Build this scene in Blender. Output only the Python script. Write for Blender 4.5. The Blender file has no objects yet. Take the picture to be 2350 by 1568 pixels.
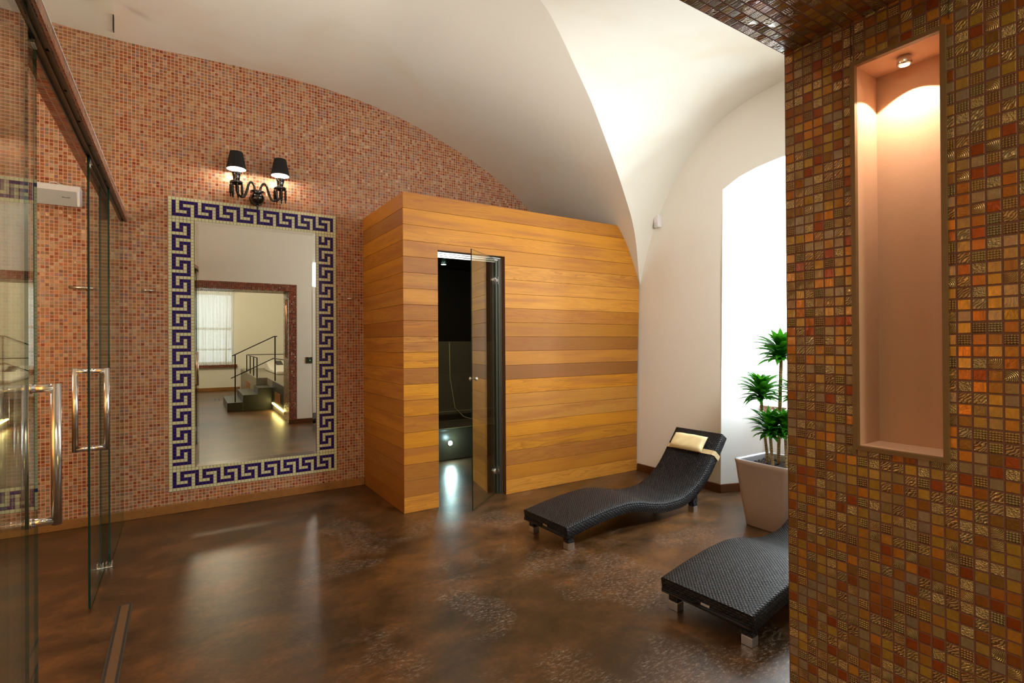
import bpy, math, random
from mathutils import Vector, Matrix
random.seed(7)
S = bpy.context.scene
COL = S.collection
PI = math.pi

# ------------------------------------------------------------------ node helpers
def new_mat(name):
    m = bpy.data.materials.new(name); m.use_nodes = True
    nt = m.node_tree; nt.nodes.clear()
    return m, nt
class G:
    """tiny node-graph helper"""
    def __init__(s, nt): s.nt = nt
    def n(s, t, **k):
        nd = s.nt.nodes.new(t)
        for a, b in k.items(): setattr(nd, a, b)
        return nd
    def put(s, sock, v):
        if isinstance(v, bpy.types.NodeSocket): s.nt.links.new(v, sock)
        elif v is not None:
            if hasattr(sock.default_value, '__len__'):
                n_ = len(sock.default_value)
                if not hasattr(v, '__len__'): v = [v]*3
                v = list(v)
                if n_ == 4 and len(v) == 3: v = v+[1]
                sock.default_value = v
            else: sock.default_value = v
    def m(s, op, a, b=None, c=None, clamp=False):
        nd = s.n('ShaderNodeMath', operation=op); nd.use_clamp = clamp
        s.put(nd.inputs[0], a)
        if b is not None: s.put(nd.inputs[1], b)
        if c is not None: s.put(nd.inputs[2], c)
        return nd.outputs[0]
    def comb(s, x, y, z=0.0):
        nd = s.n('ShaderNodeCombineXYZ'); s.put(nd.inputs[0], x); s.put(nd.inputs[1], y); s.put(nd.inputs[2], z)
        return nd.outputs[0]
    def mixf(s, f, a, b):
        nd = s.n('ShaderNodeMix', data_type='FLOAT'); s.put(nd.inputs[0], f); s.put(nd.inputs[2], a); s.put(nd.inputs[3], b); return nd.outputs[0]
    def mixc(s, f, a, b, mode='MIX'):
        nd = s.n('ShaderNodeMix', data_type='RGBA', blend_type=mode); s.put(nd.inputs[0], f); s.put(nd.inputs[6], a); s.put(nd.inputs[7], b); return nd.outputs[2]
    def noise(s, vec, scale, detail=2.0, rough=.5, dist=0.0, col=False):
        nd = s.n('ShaderNodeTexNoise'); s.put(nd.inputs['Vector'], vec); nd.inputs['Scale'].default_value = scale
        nd.inputs['Detail'].default_value = detail; nd.inputs['Roughness'].default_value = rough; nd.inputs['Distortion'].default_value = dist
        return nd.outputs['Color' if col else 'Fac']
    def ramp(s, f, stops, interp='LINEAR'):
        nd = s.n('ShaderNodeValToRGB'); cr = nd.color_ramp; cr.interpolation = interp
        cr.elements.remove(cr.elements[1]); cr.elements[0].position = stops[0][0]; cr.elements[0].color = (*stops[0][1], 1)
        for p, c in stops[1:]: e = cr.elements.new(p); e.color = (*c, 1)
        s.put(nd.inputs[0], f); return nd.outputs[0]
    def step(s, f, lo, hi):
        nd = s.n('ShaderNodeMapRange'); nd.interpolation_type = 'SMOOTHSTEP'; s.put(nd.inputs[0], f)
        nd.inputs[1].default_value = lo; nd.inputs[2].default_value = hi; return nd.outputs[0]
    def bump(s, h, strength=.3, dist=.002, nrm=None):
        nd = s.n('ShaderNodeBump'); s.put(nd.inputs['Height'], h); nd.inputs['Strength'].default_value = strength
        nd.inputs['Distance'].default_value = dist
        if nrm: s.put(nd.inputs['Normal'], nrm)
        return nd.outputs[0]
    def pos(s):
        return s.n('ShaderNodeNewGeometry').outputs['Position']
    def obj(s):
        return s.n('ShaderNodeTexCoord').outputs['Object']
    def sep(s, v):
        nd = s.n('ShaderNodeSeparateXYZ'); s.put(nd.inputs[0], v); return nd.outputs
    def vmul(s, v, k):
        nd = s.n('ShaderNodeVectorMath', operation='MULTIPLY'); s.put(nd.inputs[0], v); nd.inputs[1].default_value = k; return nd.outputs[0]
    def vadd(s, v, w):
        nd = s.n('ShaderNodeVectorMath', operation='ADD'); s.put(nd.inputs[0], v); s.put(nd.inputs[1], w); return nd.outputs[0]
    def bsdf(s, color, rough=.5, metal=0.0, nrm=None, spec=None, coat=None, coat_r=None, sheen=None):
        nd = s.n('ShaderNodeBsdfPrincipled'); s.put(nd.inputs['Base Color'], color); s.put(nd.inputs['Roughness'], rough); s.put(nd.inputs['Metallic'], metal)
        if nrm is not None: s.put(nd.inputs['Normal'], nrm)
        if spec is not None: s.put(nd.inputs['Specular IOR Level'], spec)
        if coat is not None: nd.inputs['Coat Weight'].default_value = coat
        if coat_r is not None: nd.inputs['Coat Roughness'].default_value = coat_r
        return nd
    def out(s, sh):
        o = s.n('ShaderNodeOutputMaterial'); s.nt.links.new(sh if isinstance(sh, bpy.types.NodeSocket) else sh.outputs[0], o.inputs[0])

def srgb(r, g, b):
    f = lambda c: (c/255/12.92) if c/255 <= .04045 else ((c/255+.055)/1.055)**2.4
    return (f(r), f(g), f(b))

def plain(name, color, rough=.5, metal=0.0, bump=0.0, scale=60, spec=None):
    m, nt = new_mat(name); g = G(nt)
    n = g.noise(g.obj(), scale, 3)
    c = g.mixc(g.m('MULTIPLY', n, .25), color, [x*.7 for x in color])
    nrm = g.bump(n, bump, .001) if bump else None
    g.out(g.bsdf(c, rough, metal, nrm, spec)); return m

def emis(name, color, strength):
    m, nt = new_mat(name); g = G(nt)
    e = g.n('ShaderNodeEmission'); g.put(e.inputs[0], color); e.inputs[1].default_value = strength
    g.out(e); return m

P = 0.02385                        # mosaic pitch
def mosaic(name, ax, palette, grout, offs=(0, 0), relief=.3, gap=.055, metal=.25, rough=(.12, .3), bstr=.6, flat=.0, rmetal=.6, rcol=(.5, .42, .25), spec=.5, gr_rough=.85, wob=.18):
    m, nt = new_mat(name); g = G(nt)
    p = g.sep(g.pos())
    u = g.m('DIVIDE', g.m('SUBTRACT', p[ax[0]], offs[0]), P); v = g.m('DIVIDE', g.m('SUBTRACT', p[ax[1]], offs[1]), P)
    cu = g.m('FLOOR', u); cv = g.m('FLOOR', v); fu = g.m('FRACT', u); fv = g.m('FRACT', v)
    cell = g.comb(cu, cv, .5)
    wn = g.n('ShaderNodeTexWhiteNoise'); g.put(wn.inputs['Vector'], cell)
    rnd = g.sep(wn.outputs['Color']); r1 = wn.outputs['Value']
    # tile mask
    du = g.m('ABSOLUTE', g.m('SUBTRACT', fu, .5)); dv = g.m('ABSOLUTE', g.m('SUBTRACT', fv, .5))
    d = g.m('SMOOTH_MAX', du, dv, .06)
    mask = g.m('SUBTRACT', 1.0, g.step(d, .5-gap-.035, .5-gap+.01))
    n_ = len(palette)
    base = g.ramp(r1, [(i/n_, c) for i, c in enumerate(palette)], 'CONSTANT')
    # cloudy glass inside each tile
    loc = g.comb(g.m('ADD', u, g.m('MULTIPLY', rnd[0], 50)), g.m('ADD', v, g.m('MULTIPLY', rnd[1], 50)), 0.0)
    nz = g.noise(g.vmul(loc, (1.6, .9, 1)), 1.5, 3, .6, 1.6)
    base = g.mixc(g.m('MULTIPLY', g.m('SUBTRACT', nz, .38), 2.2, clamp=True), base, g.mixc(.7, base, (.62, .46, .26), 'MULTIPLY'))
    tone = g.m('ADD', 1-wob, g.m('MULTIPLY', rnd[2], 2*wob))
    base = g.mixc(1.0, base, g.comb(tone, tone, tone), 'MULTIPLY')
    # relief patterns
    isrel = g.m('LESS_THAN', rnd[2], relief)
    a1 = g.m('MULTIPLY', g.m('ADD', fu, fv), 4*PI*1.25); a2 = g.m('MULTIPLY', g.m('SUBTRACT', fu, fv), 4*PI*1.25)
    chk = g.m('MULTIPLY', g.m('SINE', a1), g.m('SINE', a2))
    wv = g.n('ShaderNodeTexWave', wave_type='BANDS', bands_direction='DIAGONAL'); g.put(wv.inputs['Vector'], loc)
    wv.inputs['Scale'].default_value = 2.1; wv.inputs['Distortion'].default_value = 7; wv.inputs['Detail'].default_value = 1; wv.inputs['Detail Scale'].default_value = 1
    rg = g.n('ShaderNodeTexWave', wave_type='RINGS', rings_direction='SPHERICAL')
    g.put(rg.inputs['Vector'], g.comb(g.m('SUBTRACT', fu, g.m('MULTIPLY', rnd[0], 1.2)), g.m('SUBTRACT', fv, g.m('MULTIPLY', rnd[1], 1.2)), 0.0))
    rg.inputs['Scale'].default_value = 2.6; rg.inputs['Distortion'].default_value = 1.2
    vo = g.n('ShaderNodeTexVoronoi', feature='F1'); g.put(vo.inputs['Vector'], loc); vo.inputs['Scale'].default_value = 9
    k = rnd[0]
    hh = g.mixf(g.m('GREATER_THAN', k, .3), chk, wv.outputs['Fac'])
    hh = g.mixf(g.m('GREATER_THAN', k, .62), hh, rg.outputs['Fac'])
    hh = g.mixf(g.m('GREATER_THAN', k, .8), hh, g.m('MULTIPLY', vo.outputs['Distance'], 1.6))
    hh = g.m('MULTIPLY', hh, isrel)
    hc = g.step(hh, .35, .7)
    base = g.mixc(g.m('MULTIPLY', isrel, g.m('ADD', .15, g.m('MULTIPLY', hc, .75))), base, g.mixc(rnd[1], rcol, [c*.8 for c in rcol]))
    base = g.mixc(g.m('MULTIPLY', isrel, g.m('MULTIPLY', g.m('SUBTRACT', 1.0, hc), .3)), base, (.03, .02, .012))
    gn = g.noise(g.pos(), 25, 3)
    gcol = g.mixc(gn, grout, [c*.75 for c in grout])
    col = g.mixc(mask, gcol, base)
    met = g.m('MULTIPLY', mask, g.mixf(isrel, metal, rmetal))
    rr = g.mixf(mask, gr_rough, g.mixf(rnd[1], rough[0], rough[1]))
    h = g.m('ADD', g.m('MULTIPLY', mask, 1.0), g.m('MULTIPLY', g.m('MULTIPLY', hh, mask), .55))
    h = g.m('ADD', h, g.m('MULTIPLY', g.m('MULTIPLY', nz, mask), .35))
    nb = g.bump(h, bstr, .0022)
    # each tile is set at its own slight tilt
    nd = g.n('ShaderNodeVectorMath', operation='ADD'); g.put(nd.inputs[0], nb)
    sc = g.n('ShaderNodeVectorMath', operation='SCALE'); 
    sub = g.n('ShaderNodeVectorMath', operation='SUBTRACT'); g.put(sub.inputs[0], wn.outputs['Color']); sub.inputs[1].default_value = (.5, .5, .5)
    g.put(sc.inputs[0], sub.outputs[0]); sc.inputs['Scale'].default_value = .07
    g.put(nd.inputs[1], sc.outputs[0])
    nn = g.n('ShaderNodeVectorMath', operation='NORMALIZE'); g.put(nn.inputs[0], nd.outputs[0])
    g.out(g.bsdf(col, rr, met, nn.outputs[0], spec)); return m

def plaster(name, color, stain=(.62, .5, .34), amt=.35):
    m, nt = new_mat(name); g = G(nt)
    p = g.pos()
    a = g.noise(g.vmul(p, (1, 1, .8)), 1.1, 3, .55, .6)
    c = g.mixc(g.m('MULTIPLY', g.step(a, .5, .78), amt), color, stain)
    b = g.noise(p, 9, 5, .6)
    f = g.noise(p, 120, 2)
    nrm = g.bump(g.m('ADD', b, g.m('MULTIPLY', f, .12)), .16, .006)
    g.out(g.bsdf(c, .75, 0, nrm, .25)); return m

def glass_pane(name, tint=(.985, .995, .988), ior=1.5, rough=0.0):
    m, nt = new_mat(name); g = G(nt)
    f0 = ((ior-1)/(ior+1))**2
    lw = g.n('ShaderNodeLayerWeight'); lw.inputs[0].default_value = .5; fr = g.m('ADD', f0, g.m('MULTIPLY', 1-f0, g.m('POWER', lw.outputs['Facing'], 5.0)))
    t = g.n('ShaderNodeBsdfTransparent'); g.put(t.inputs[0], tint)
    gl = g.n('ShaderNodeBsdfGlossy'); gl.inputs['Roughness'].default_value = rough; g.put(gl.inputs[0], (.95, 1, .97))
    # faint per-pane smears keep the reflection alive without blurring it
    mx = g.n('ShaderNodeMixShader'); g.put(mx.inputs[0], fr); nt.links.new(t.outputs[0], mx.inputs[1]); nt.links.new(gl.outputs[0], mx.inputs[2])
    g.out(mx); return m

M = {}
pal_wall = [srgb(*c) for c in ((160, 98, 56), (142, 80, 44), (166, 118, 74), (142, 106, 82), (154, 90, 48), (172, 132, 84), (138, 106, 100), (152, 102, 56), (132, 64, 34), (168, 138, 104), (146, 94, 58), (160, 120, 78), (148, 82, 46), (140, 118, 106))]
pal_jamb = [srgb(*c) for c in ((172, 120, 46), (142, 92, 34), (158, 128, 52), (138, 118, 74), (156, 98, 38), (132, 76, 32), (164, 134, 66), (142, 128, 98), (150, 108, 42), (178, 116, 40), (128, 94, 44), (134, 120, 98), (158, 126, 50), (136, 66, 28))]
XW0, YM, ZA = -.0675, 4.654, .1565
M['mos_xz'] = mosaic('mosaic_back', (0, 2), pal_wall, srgb(226, 170, 140), (XW0, .152), .28, .076, .12, (.2, .42), .5, rcol=srgb(196, 170, 130), rmetal=.3)
M['mos_yz'] = mosaic('mosaic_jamb', (1, 2), pal_jamb, srgb(118, 74, 54), (.773, .0), .44, .06, .3, (.12, .3), .8, rcol=srgb(188, 160, 108), rmetal=.5)
M['mos_xy'] = mosaic('mosaic_soffit', (0, 1), pal_jamb, srgb(120, 78, 60), (1.36, .773), .34, .06, .25, (.12, .3), .8, rcol=srgb(170, 150, 110), rmetal=.5)
M['mos_bxz'] = mosaic('mosaic_border', (0, 2), [srgb(*c) for c in ((120, 52, 34), (104, 44, 30), (134, 66, 42), (92, 52, 42), (140, 76, 50))], srgb(170, 120, 100), (1.36, .0), .2, .06, .1, rcol=srgb(190, 160, 130))
M['mos_sill'] = mosaic('mosaic_sill', (1, 2), [srgb(*c) for c in ((186, 140, 126), (170, 116, 100), (196, 156, 140))], srgb(150, 110, 98), (0, 0), .1, .06, .0)
M['plaster'] = plaster('plaster_warm_white', (.84, .83, .755), (.76, .70, .58))
M['vault'] = plaster('plaster_vault', (.80, .775, .68), (.72, .60, .42), .45)
M['white'] = plaster('plaster_reveal', (.86, .87, .87), (.8, .8, .8), .1)
M['chrome'] = plain('brushed_steel', (.72, .70, .68), .22, 1.0)
M['alu'] = plain('aluminium', (.75, .75, .75), .28, 1.0)
M['track'] = plain('dark_track_metal', (.16, .15, .12), .4, .8)
M['black_metal'] = plain('black_iron', (.02, .02, .02), .4, .6)
M['jet'] = plain('black_crystal', (.004, .004, .004), .06, 0, spec=.8)
M['shade_out'] = plain('black_pleated_fabric', (.006, .006, .006), .7)
M['shade_in'] = plain('white_shade_lining', (.85, .8, .8), .8)
M['bulb'] = emis('warm_bulb_glow', (1, .86, .72), 14)
M['led_cool'] = emis('cool_lamp_glow', (.62, 1, .95), 900)
M['led_cool2'] = emis('cool_downlight_glow', (.55, 1, .75), 30)
M['spot_warm'] = emis('warm_spot_glow', (1, .86, .6), 25)
M['led_yel'] = emis('yellow_led_glow', (1, .85, .3), 45)
M['bright_edge'] = emis('bright_edge_glow', (1, .95, .88), 5)
M['green_led'] = emis('green_indicator', (.1, 1, .3), 3)
M['glass'] = glass_pane('clear_pane')
M['glass_door'] = glass_pane('cabin_door_pane', (.9, .92, .86), 2.6)
M['glass_edge'] = plain('green_glass_edge', (.004, .035, .026), .15)
M['niche'] = plaster('niche_paint', srgb(192, 154, 126), srgb(184, 144, 116), .3)
M['niche_frame'] = plain('niche_frame_paint', srgb(112, 84, 48), .5)
M['cream_tile'] = plain('cream_tile', srgb(214, 220, 178), .25, spec=.5)
M['blue_tile'] = plain('cobalt_tile', srgb(24, 6, 100), .3, spec=.25)
M['tile_grout'] = plain('terracotta_grout', srgb(150, 92, 70), .8)
M['white_plastic'] = plain('white_plastic', (.75, .74, .72), .4)
M['grey_mesh'] = plain('grey_speaker_grille', (.36, .36, .34), .6, bump=.5, scale=600)
M['dark_print'] = plain('dark_print', (.03, .03, .03), .5)
M['cream_vinyl'] = plain('cream_vinyl', srgb(248, 230, 176), .38, bump=.1, scale=30)
M['strap'] = plain('cream_strap', srgb(226, 204, 156), .6, bump=.2, scale=300)
M['planter'] = plain('taupe_planter', srgb(160, 141, 124), .33)
M['planter_in'] = plain('grey_planter_lining', srgb(150, 150, 156), .18)
M['stone'] = plain('dark_step_stone', (.022, .022, .016), .35, bump=.3, scale=12)
M['stone_l'] = plain('platform_concrete', (.30, .27, .21), .5, bump=.3, scale=9)
M['vent'] = plain('orange_vent_slats', srgb(170, 110, 50), .5)
M['cloth'] = plain('white_cloth', (.75, .72, .68), .85, bump=.3, scale=40)
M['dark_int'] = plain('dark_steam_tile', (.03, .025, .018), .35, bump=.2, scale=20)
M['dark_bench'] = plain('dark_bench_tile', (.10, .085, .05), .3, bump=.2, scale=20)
M['seam'] = plain('bench_seam', (.5, .45, .2), .5)
M['wood_dark'] = plain('dark_door_frame', srgb(120, 78, 32), .5, bump=.2, scale=30)

def mat_mirror():
    m, nt = new_mat('silvered_mirror'); g = G(nt)
    n = g.noise(g.pos(), 2.0, 2)
    g.out(g.bsdf((.72, .68, .60), g.m('MULTIPLY', n, .012), 1.0)); return m
M['mirror'] = mat_mirror()

def mat_floor():
    m, nt = new_mat('stained_concrete_floor'); g = G(nt)
    p = g.pos()
    a = g.noise(p, .8, 5, .6, .15); b = g.noise(g.vmul(p, (1, 1.5, 1)), 3.0, 9, .7, .3); c = g.noise(p, 40, 4, .65)
    f = g.m('ADD', g.m('ADD', g.m('MULTIPLY', a, .42), g.m('MULTIPLY', b, .44)), g.m('MULTIPLY', c, .14))
    col = g.ramp(f, [(.34, srgb(32, 24, 14)), (.43, srgb(54, 38, 20)), (.50, srgb(80, 54, 28)), (.57, srgb(108, 71, 35)), (.68, srgb(136, 94, 54))])
    # worn whitish scuffs, each a small cluster of scratches
    q = g.noise(g.vadd(p, (7.3, 2.1, 0)), 1.9, 3, .6, .5)
    s = g.noise(g.vmul(p, (1, 2.4, 1)), 34, 10, .88, .2)
    patch = g.m('MULTIPLY', g.step(q, .49, .58), g.step(s, .505, .60))
    xm = g.step(g.sep(p)[0], .2, .9)
    patch = g.m('MULTIPLY', patch, xm)
    col = g.mixc(g.m('MULTIPLY', patch, .55), col, srgb(178, 164, 150))
    rr = g.m('ADD', .285, g.m('MULTIPLY', b, .10)); rr = g.m('ADD', rr, g.m('MULTIPLY', patch, .08))
    nrm = g.bump(g.m('ADD', b, g.m('MULTIPLY', c, .2)), .22, .006)
    g.out(g.bsdf(col, rr, 0, nrm, .5)); return m
M['floor'] = mat_floor()

def mat_base(name, c1, c2):
    m, nt = new_mat(name); g = G(nt); p = g.pos()
    n = g.noise(p, 7, 6, .65, 1.2)
    sp = g.step(g.noise(g.vmul(p, (1, 1, 3)), 22, 5, .7), .58, .66)
    col = g.mixc(n, c1, c2); col = g.mixc(g.m('MULTIPLY', sp, .6), col, (.05, .035, .02))
    g.out(g.bsdf(col, .4, 0, g.bump(n, .2, .003), .4)); return m
M['base_gold'] = mat_base('bronze_skirting', srgb(170, 118, 60), srgb(120, 80, 40))
M['base_dark'] = mat_base('brown_skirting', srgb(112, 66, 30), srgb(66, 38, 18))

def mat_wood(name, axis):
    m, nt = new_mat(name); g = G(nt)
    at = g.n('ShaderNodeAttribute'); at.attribute_name = 'board'
    r = g.sep(at.outputs['Color'])
    p = g.sep(g.pos())
    along = p[axis]; z = p[2]
    off = g.m('MULTIPLY', r[0], 37.0)
    v = g.comb(g.m('ADD', g.m('MULTIPLY', along, .8), off), g.m('MULTIPLY', z, 13.0), off)
    # broad growth figure + fine fibres
    n1 = g.noise(v, 1.1, 3, .5, .6)
    ring = g.m('FRACT', g.m('MULTIPLY', n1, 13.0))
    ring = g.m('POWER', ring, 2.5)
    v2 = g.comb(g.m('ADD', g.m('MULTIPLY', along, 2.0), off), g.m('MULTIPLY', z, 110.0), off)
    fib = g.noise(v2, 2.2, 4, .6)
    tone = g.ramp(r[1], [(0, srgb(172, 116, 44)), (.14, srgb(210, 146, 58)), (.30, srgb(202, 134, 28)), (.44, srgb(164, 108, 48)), (.58, srgb(216, 148, 34)), (.72, srgb(134, 86, 38)), (.86, srgb(210, 148, 62)), (1, srgb(188, 122, 34))])
    broad = g.noise(g.comb(g.m('ADD', g.m('MULTIPLY', along, 1.2), off), g.m('MULTIPLY', z, 14), 0.0), 1.0, 2)
    tone = g.mixc(g.m('MULTIPLY', g.step(broad, .45, .7), .6), tone, srgb(160, 98, 48))
    col = g.mixc(g.m('MULTIPLY', ring, g.m('ADD', .14, g.m('MULTIPLY', r[2], .5))), tone, srgb(140, 78, 30))
    col = g.mixc(g.m('MULTIPLY', g.step(fib, .5, .8), .4), col, srgb(140, 80, 30))
    nrm = g.bump(g.m('ADD', fib, ring), .1, .0015)
    g.out(g.bsdf(col, .46, 0, nrm, .25)); return m
M['wood_x'] = mat_wood('cedar_boards_front', 0)
M['wood_y'] = mat_wood('cedar_boards_side', 1)

def mat_weave(name, pu, pv, dots):
    m, nt = new_mat(name); g = G(nt)
    uv = g.n('ShaderNodeUVMap').outputs[0]; s = g.sep(uv)
    u = g.m('DIVIDE', s[1] if dots else s[0], pu); v = g.m('DIVIDE', s[0] if dots else s[1], pv)
    row = g.m('FLOOR', v)
    u2 = g.m('ADD', u, g.m('MULTIPLY', g.m('MODULO', row, 2.0), .5))
    fu = g.m('FRACT', u2); fv = g.m('FRACT', v)
    hu = g.m('SINE', g.m('MULTIPLY', fu, PI)); hv = g.m('SINE', g.m('MULTIPLY', fv, PI))
    h = g.m('MULTIPLY', g.m('POWER', hu, .6 if not dots else 2.0), g.m('POWER', hv, .45 if not dots else .9))
    wn = g.n('ShaderNodeTexWhiteNoise'); g.put(wn.inputs['Vector'], g.comb(g.m('FLOOR', u2), row, 0))
    col = g.mixc(g.step(h, .15, .6), (.002, .002, .003), g.mixc(wn.outputs['Value'], (.013, .014, .017), (.032, .034, .038)))
    rr = g.mixf(wn.outputs['Value'], .42, .52)
    g.out(g.bsdf(col, rr, 0, g.bump(h, .9, .004), .3)); return m
M['weave_top'] = mat_weave('black_rattan_top', .0165, .0092, True)
M['weave_side'] = mat_weave('black_rattan_side', .026, .0115, False)

def mat_leaf():
    m, nt = new_mat('glossy_green_leaf'); g = G(nt)
    n = g.noise(g.obj(), 9, 3)
    at = g.n('ShaderNodeAttribute'); at.attribute_name = 'board'; r = g.sep(at.outputs['Color'])
    c = g.mixc(r[0], srgb(14, 66, 10), srgb(54, 136, 24)); c = g.mixc(g.m('MULTIPLY', n, .5), c, srgb(20, 90, 16))
    b = g.bsdf(c, .3, 0, None, .5)
    tr = g.n('ShaderNodeBsdfTranslucent'); g.put(tr.inputs[0], srgb(80, 180, 30))
    mx = g.n('ShaderNodeMixShader'); mx.inputs[0].default_value = .25
    nt.links.new(b.outputs[0], mx.inputs[1]); nt.links.new(tr.outputs[0], mx.inputs[2]); g.out(mx); return m
M['leaf'] = mat_leaf()
def mat_trunk():
    m, nt = new_mat('ringed_tan_stem'); g = G(nt); p = g.sep(g.pos())
    n = g.noise(g.pos(), 40, 3)
    w = g.m('SINE', g.m('ADD', g.m('MULTIPLY', p[2], 620), g.m('MULTIPLY', n, 8)))
    c = g.mixc(g.step(w, -.2, .7), srgb(86, 66, 34), srgb(206, 180, 116))
    g.out(g.bsdf(c, .7, 0, g.bump(w, .5, .002))); return m
M['trunk'] = mat_trunk()
def mat_soil():
    m, nt = new_mat('dark_bark_soil'); g = G(nt)
    n = g.noise(g.pos(), 70, 4, .7)
    g.out(g.bsdf(g.ramp(n, [(.4, (.006, .005, .004)), (.55, (.035, .022, .014)), (.7, (.10, .07, .045))]), .95, 0, g.bump(n, 1, .01), .08)); return m
M['soil'] = mat_soil()
def mat_curtain():
    m, nt = new_mat('sheer_cream_curtain'); g = G(nt)
    n = g.noise(g.vmul(g.pos(), (1, 1, .05)), 30, 3)
    d = g.n('ShaderNodeBsdfDiffuse'); g.put(d.inputs[0], (.86, .83, .74))
    t = g.n('ShaderNodeBsdfTranslucent'); g.put(t.inputs[0], (.9, .9, .84))
    tp = g.n('ShaderNodeBsdfTransparent')
    a = g.n('ShaderNodeMixShader'); a.inputs[0].default_value = .5
    nt.links.new(d.outputs[0], a.inputs[1]); nt.links.new(t.outputs[0], a.inputs[2])
    b = g.n('ShaderNodeMixShader'); g.put(b.inputs[0], g.m('MULTIPLY', n, .4))
    nt.links.new(a.outputs[0], b.inputs[1]); nt.links.new(tp.outputs[0], b.inputs[2]); g.out(b); return m
M['curtain'] = mat_curtain()

# ------------------------------------------------------------------ mesh helpers
class MB:
    def __init__(s): s.v = []; s.f = []; s.mi = []; s.sm = []; s.uv = {}; s.col = {}; s.cur = 0; s.cc = None
    def face(s, idx, smooth=False, uv=None):
        s.f.append(tuple(idx)); s.mi.append(s.cur); s.sm.append(smooth)
        if uv: s.uv[len(s.f)-1] = uv
        if s.cc: s.col[len(s.f)-1] = s.cc
    def quad(s, a, b, c, d, smooth=False, uv=None):
        i = len(s.v); s.v += [tuple(a), tuple(b), tuple(c), tuple(d)]; s.face((i, i+1, i+2, i+3), smooth, uv)
    def box(s, x0, x1, y0, y1, z0, z1, faces='xXyYzZ'):
        i = len(s.v)
        s.v += [(x, y, z) for z in (z0, z1) for y in (y0, y1) for x in (x0, x1)]
        F = dict(z=(0, 2, 3, 1), Z=(4, 5, 7, 6), y=(0, 1, 5, 4), Y=(2, 6, 7, 3), x=(0, 4, 6, 2), X=(1, 3, 7, 5))
        for k in faces: s.face([i+j for j in F[k]])
    def prism(s, poly, axis, a, b):
        """extrude a 2-D polygon along axis between a and b (poly in the other two coordinates)"""
        n = len(poly); i = len(s.v)
        def mk(p, t):
            q = [p[0], p[1]]; q.insert(axis, t); return tuple(q)
        s.v += [mk(p, a) for p in poly]+[mk(p, b) for p in poly]
        s.face([i+k for k in range(n)][::-1]); s.face([i+n+k for k in range(n)])
        for k in range(n): s.face((i+k, i+(k+1) % n, i+n+(k+1) % n, i+n+k))
    def tube(s, pts, r, n=12, cap=True, smooth=True):
        pts = [Vector(p) for p in pts]; rr = r if hasattr(r, '__len__') else [r]*len(pts)
        base = len(s.v); up = None
        for k, p in enumerate(pts):
            t = (pts[min(k+1, len(pts)-1)]-pts[max(k-1, 0)]).normalized()
            if up is None:
                up = Vector((0, 0, 1)) if abs(t.z) < .9 else Vector((1, 0, 0))
            a = t.cross(up)
            if a.length < 1e-5: a = t.orthogonal()
            a.normalize(); b = a.cross(t).normalized(); up = b
            for j in range(n):
                th = 2*PI*j/n; s.v.append(tuple(p+(a*math.cos(th)+b*math.sin(th))*rr[k]))
        for k in range(len(pts)-1):
            for j in range(n):
                s.face((base+k*n+j, base+k*n+(j+1) % n, base+(k+1)*n+(j+1) % n, base+(k+1)*n+j), smooth)
        if cap:
            s.face([base+j for j in range(n)][::-1]); e = base+(len(pts)-1)*n; s.face([e+j for j in range(n)])
    def lathe(s, prof, c, n=24, axis='z', smooth=True):
        base = len(s.v)
        for r, h in prof:
            for j in range(n):
                th = 2*PI*j/n; a, b = r*math.cos(th), r*math.sin(th)
                p = {'z': (a, b, h), 'x': (h, a, b), 'y': (a, h, b)}[axis]
                s.v.append((c[0]+p[0], c[1]+p[1], c[2]+p[2]))
        for k in range(len(prof)-1):
            for j in range(n): s.face((base+k*n+j, base+k*n+(j+1) % n, base+(k+1)*n+(j+1) % n, base+(k+1)*n+j), smooth)
        if prof[0][0] > 1e-5: s.face([base+j for j in range(n)][::-1])
        if prof[-1][0] > 1e-5: e = base+(len(prof)-1)*n; s.face([e+j for j in range(n)])
    def build(s, name, mats, parent=None, bevel=0, seg=2, origin=None):
        org = Vector((0, 0, 0))
        if origin is not None: org = Vector(origin)
        elif parent is not None:
            q = parent
            while q is not None: org = org+Vector(q.location); q = q.parent
        elif s.v:
            xs = [v[0] for v in s.v]; ys = [v[1] for v in s.v]; zs = [v[2] for v in s.v]
            org = Vector(((min(xs)+max(xs))/2, (min(ys)+max(ys))/2, min(zs)))
        me = bpy.data.meshes.new(name); me.from_pydata([tuple(Vector(v)-org) for v in s.v], [], s.f)
        mats = mats if isinstance(mats, (list, tuple)) else [mats]
        for m_ in mats: me.materials.append(M[m_] if isinstance(m_, str) else m_)
        for p, mi, sm in zip(me.polygons, s.mi, s.sm): p.material_index = mi; p.use_smooth = sm
        if s.uv:
            l = me.uv_layers.new(name='UVMap')
            for k, uvs in s.uv.items():
                for li, uv in zip(me.polygons[k].loop_indices, uvs): l.data[li].uv = uv
        if s.col:
            ca = me.color_attributes.new('board', 'FLOAT_COLOR', 'CORNER')
            for k, c in s.col.items():
                for li in me.polygons[k].loop_indices: ca.data[li].color = (*c, 1)
        me.validate(); me.update()
        o = bpy.data.objects.new(name, me); COL.objects.link(o)
        if parent is not None: o.parent = parent
        else: o.location = org
        if bevel:
            bv = o.modifiers.new('bevel', 'BEVEL'); bv.width = bevel; bv.segments = seg; bv.limit_method = 'ANGLE'; bv.angle_limit = math.radians(40)
        return o
def tag(o, label, cat, group=None):
    o['label'] = label; o['category'] = cat
    if group: o['group'] = group
    return o
def thing(name, loc, label, cat, group=None):
    o = bpy.data.objects.new(name, None); COL.objects.link(o); o.location = loc; o.empty_display_size = .1
    return tag(o, label, cat, group)
def struct(o): o['kind'] = 'structure'; return o
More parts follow.
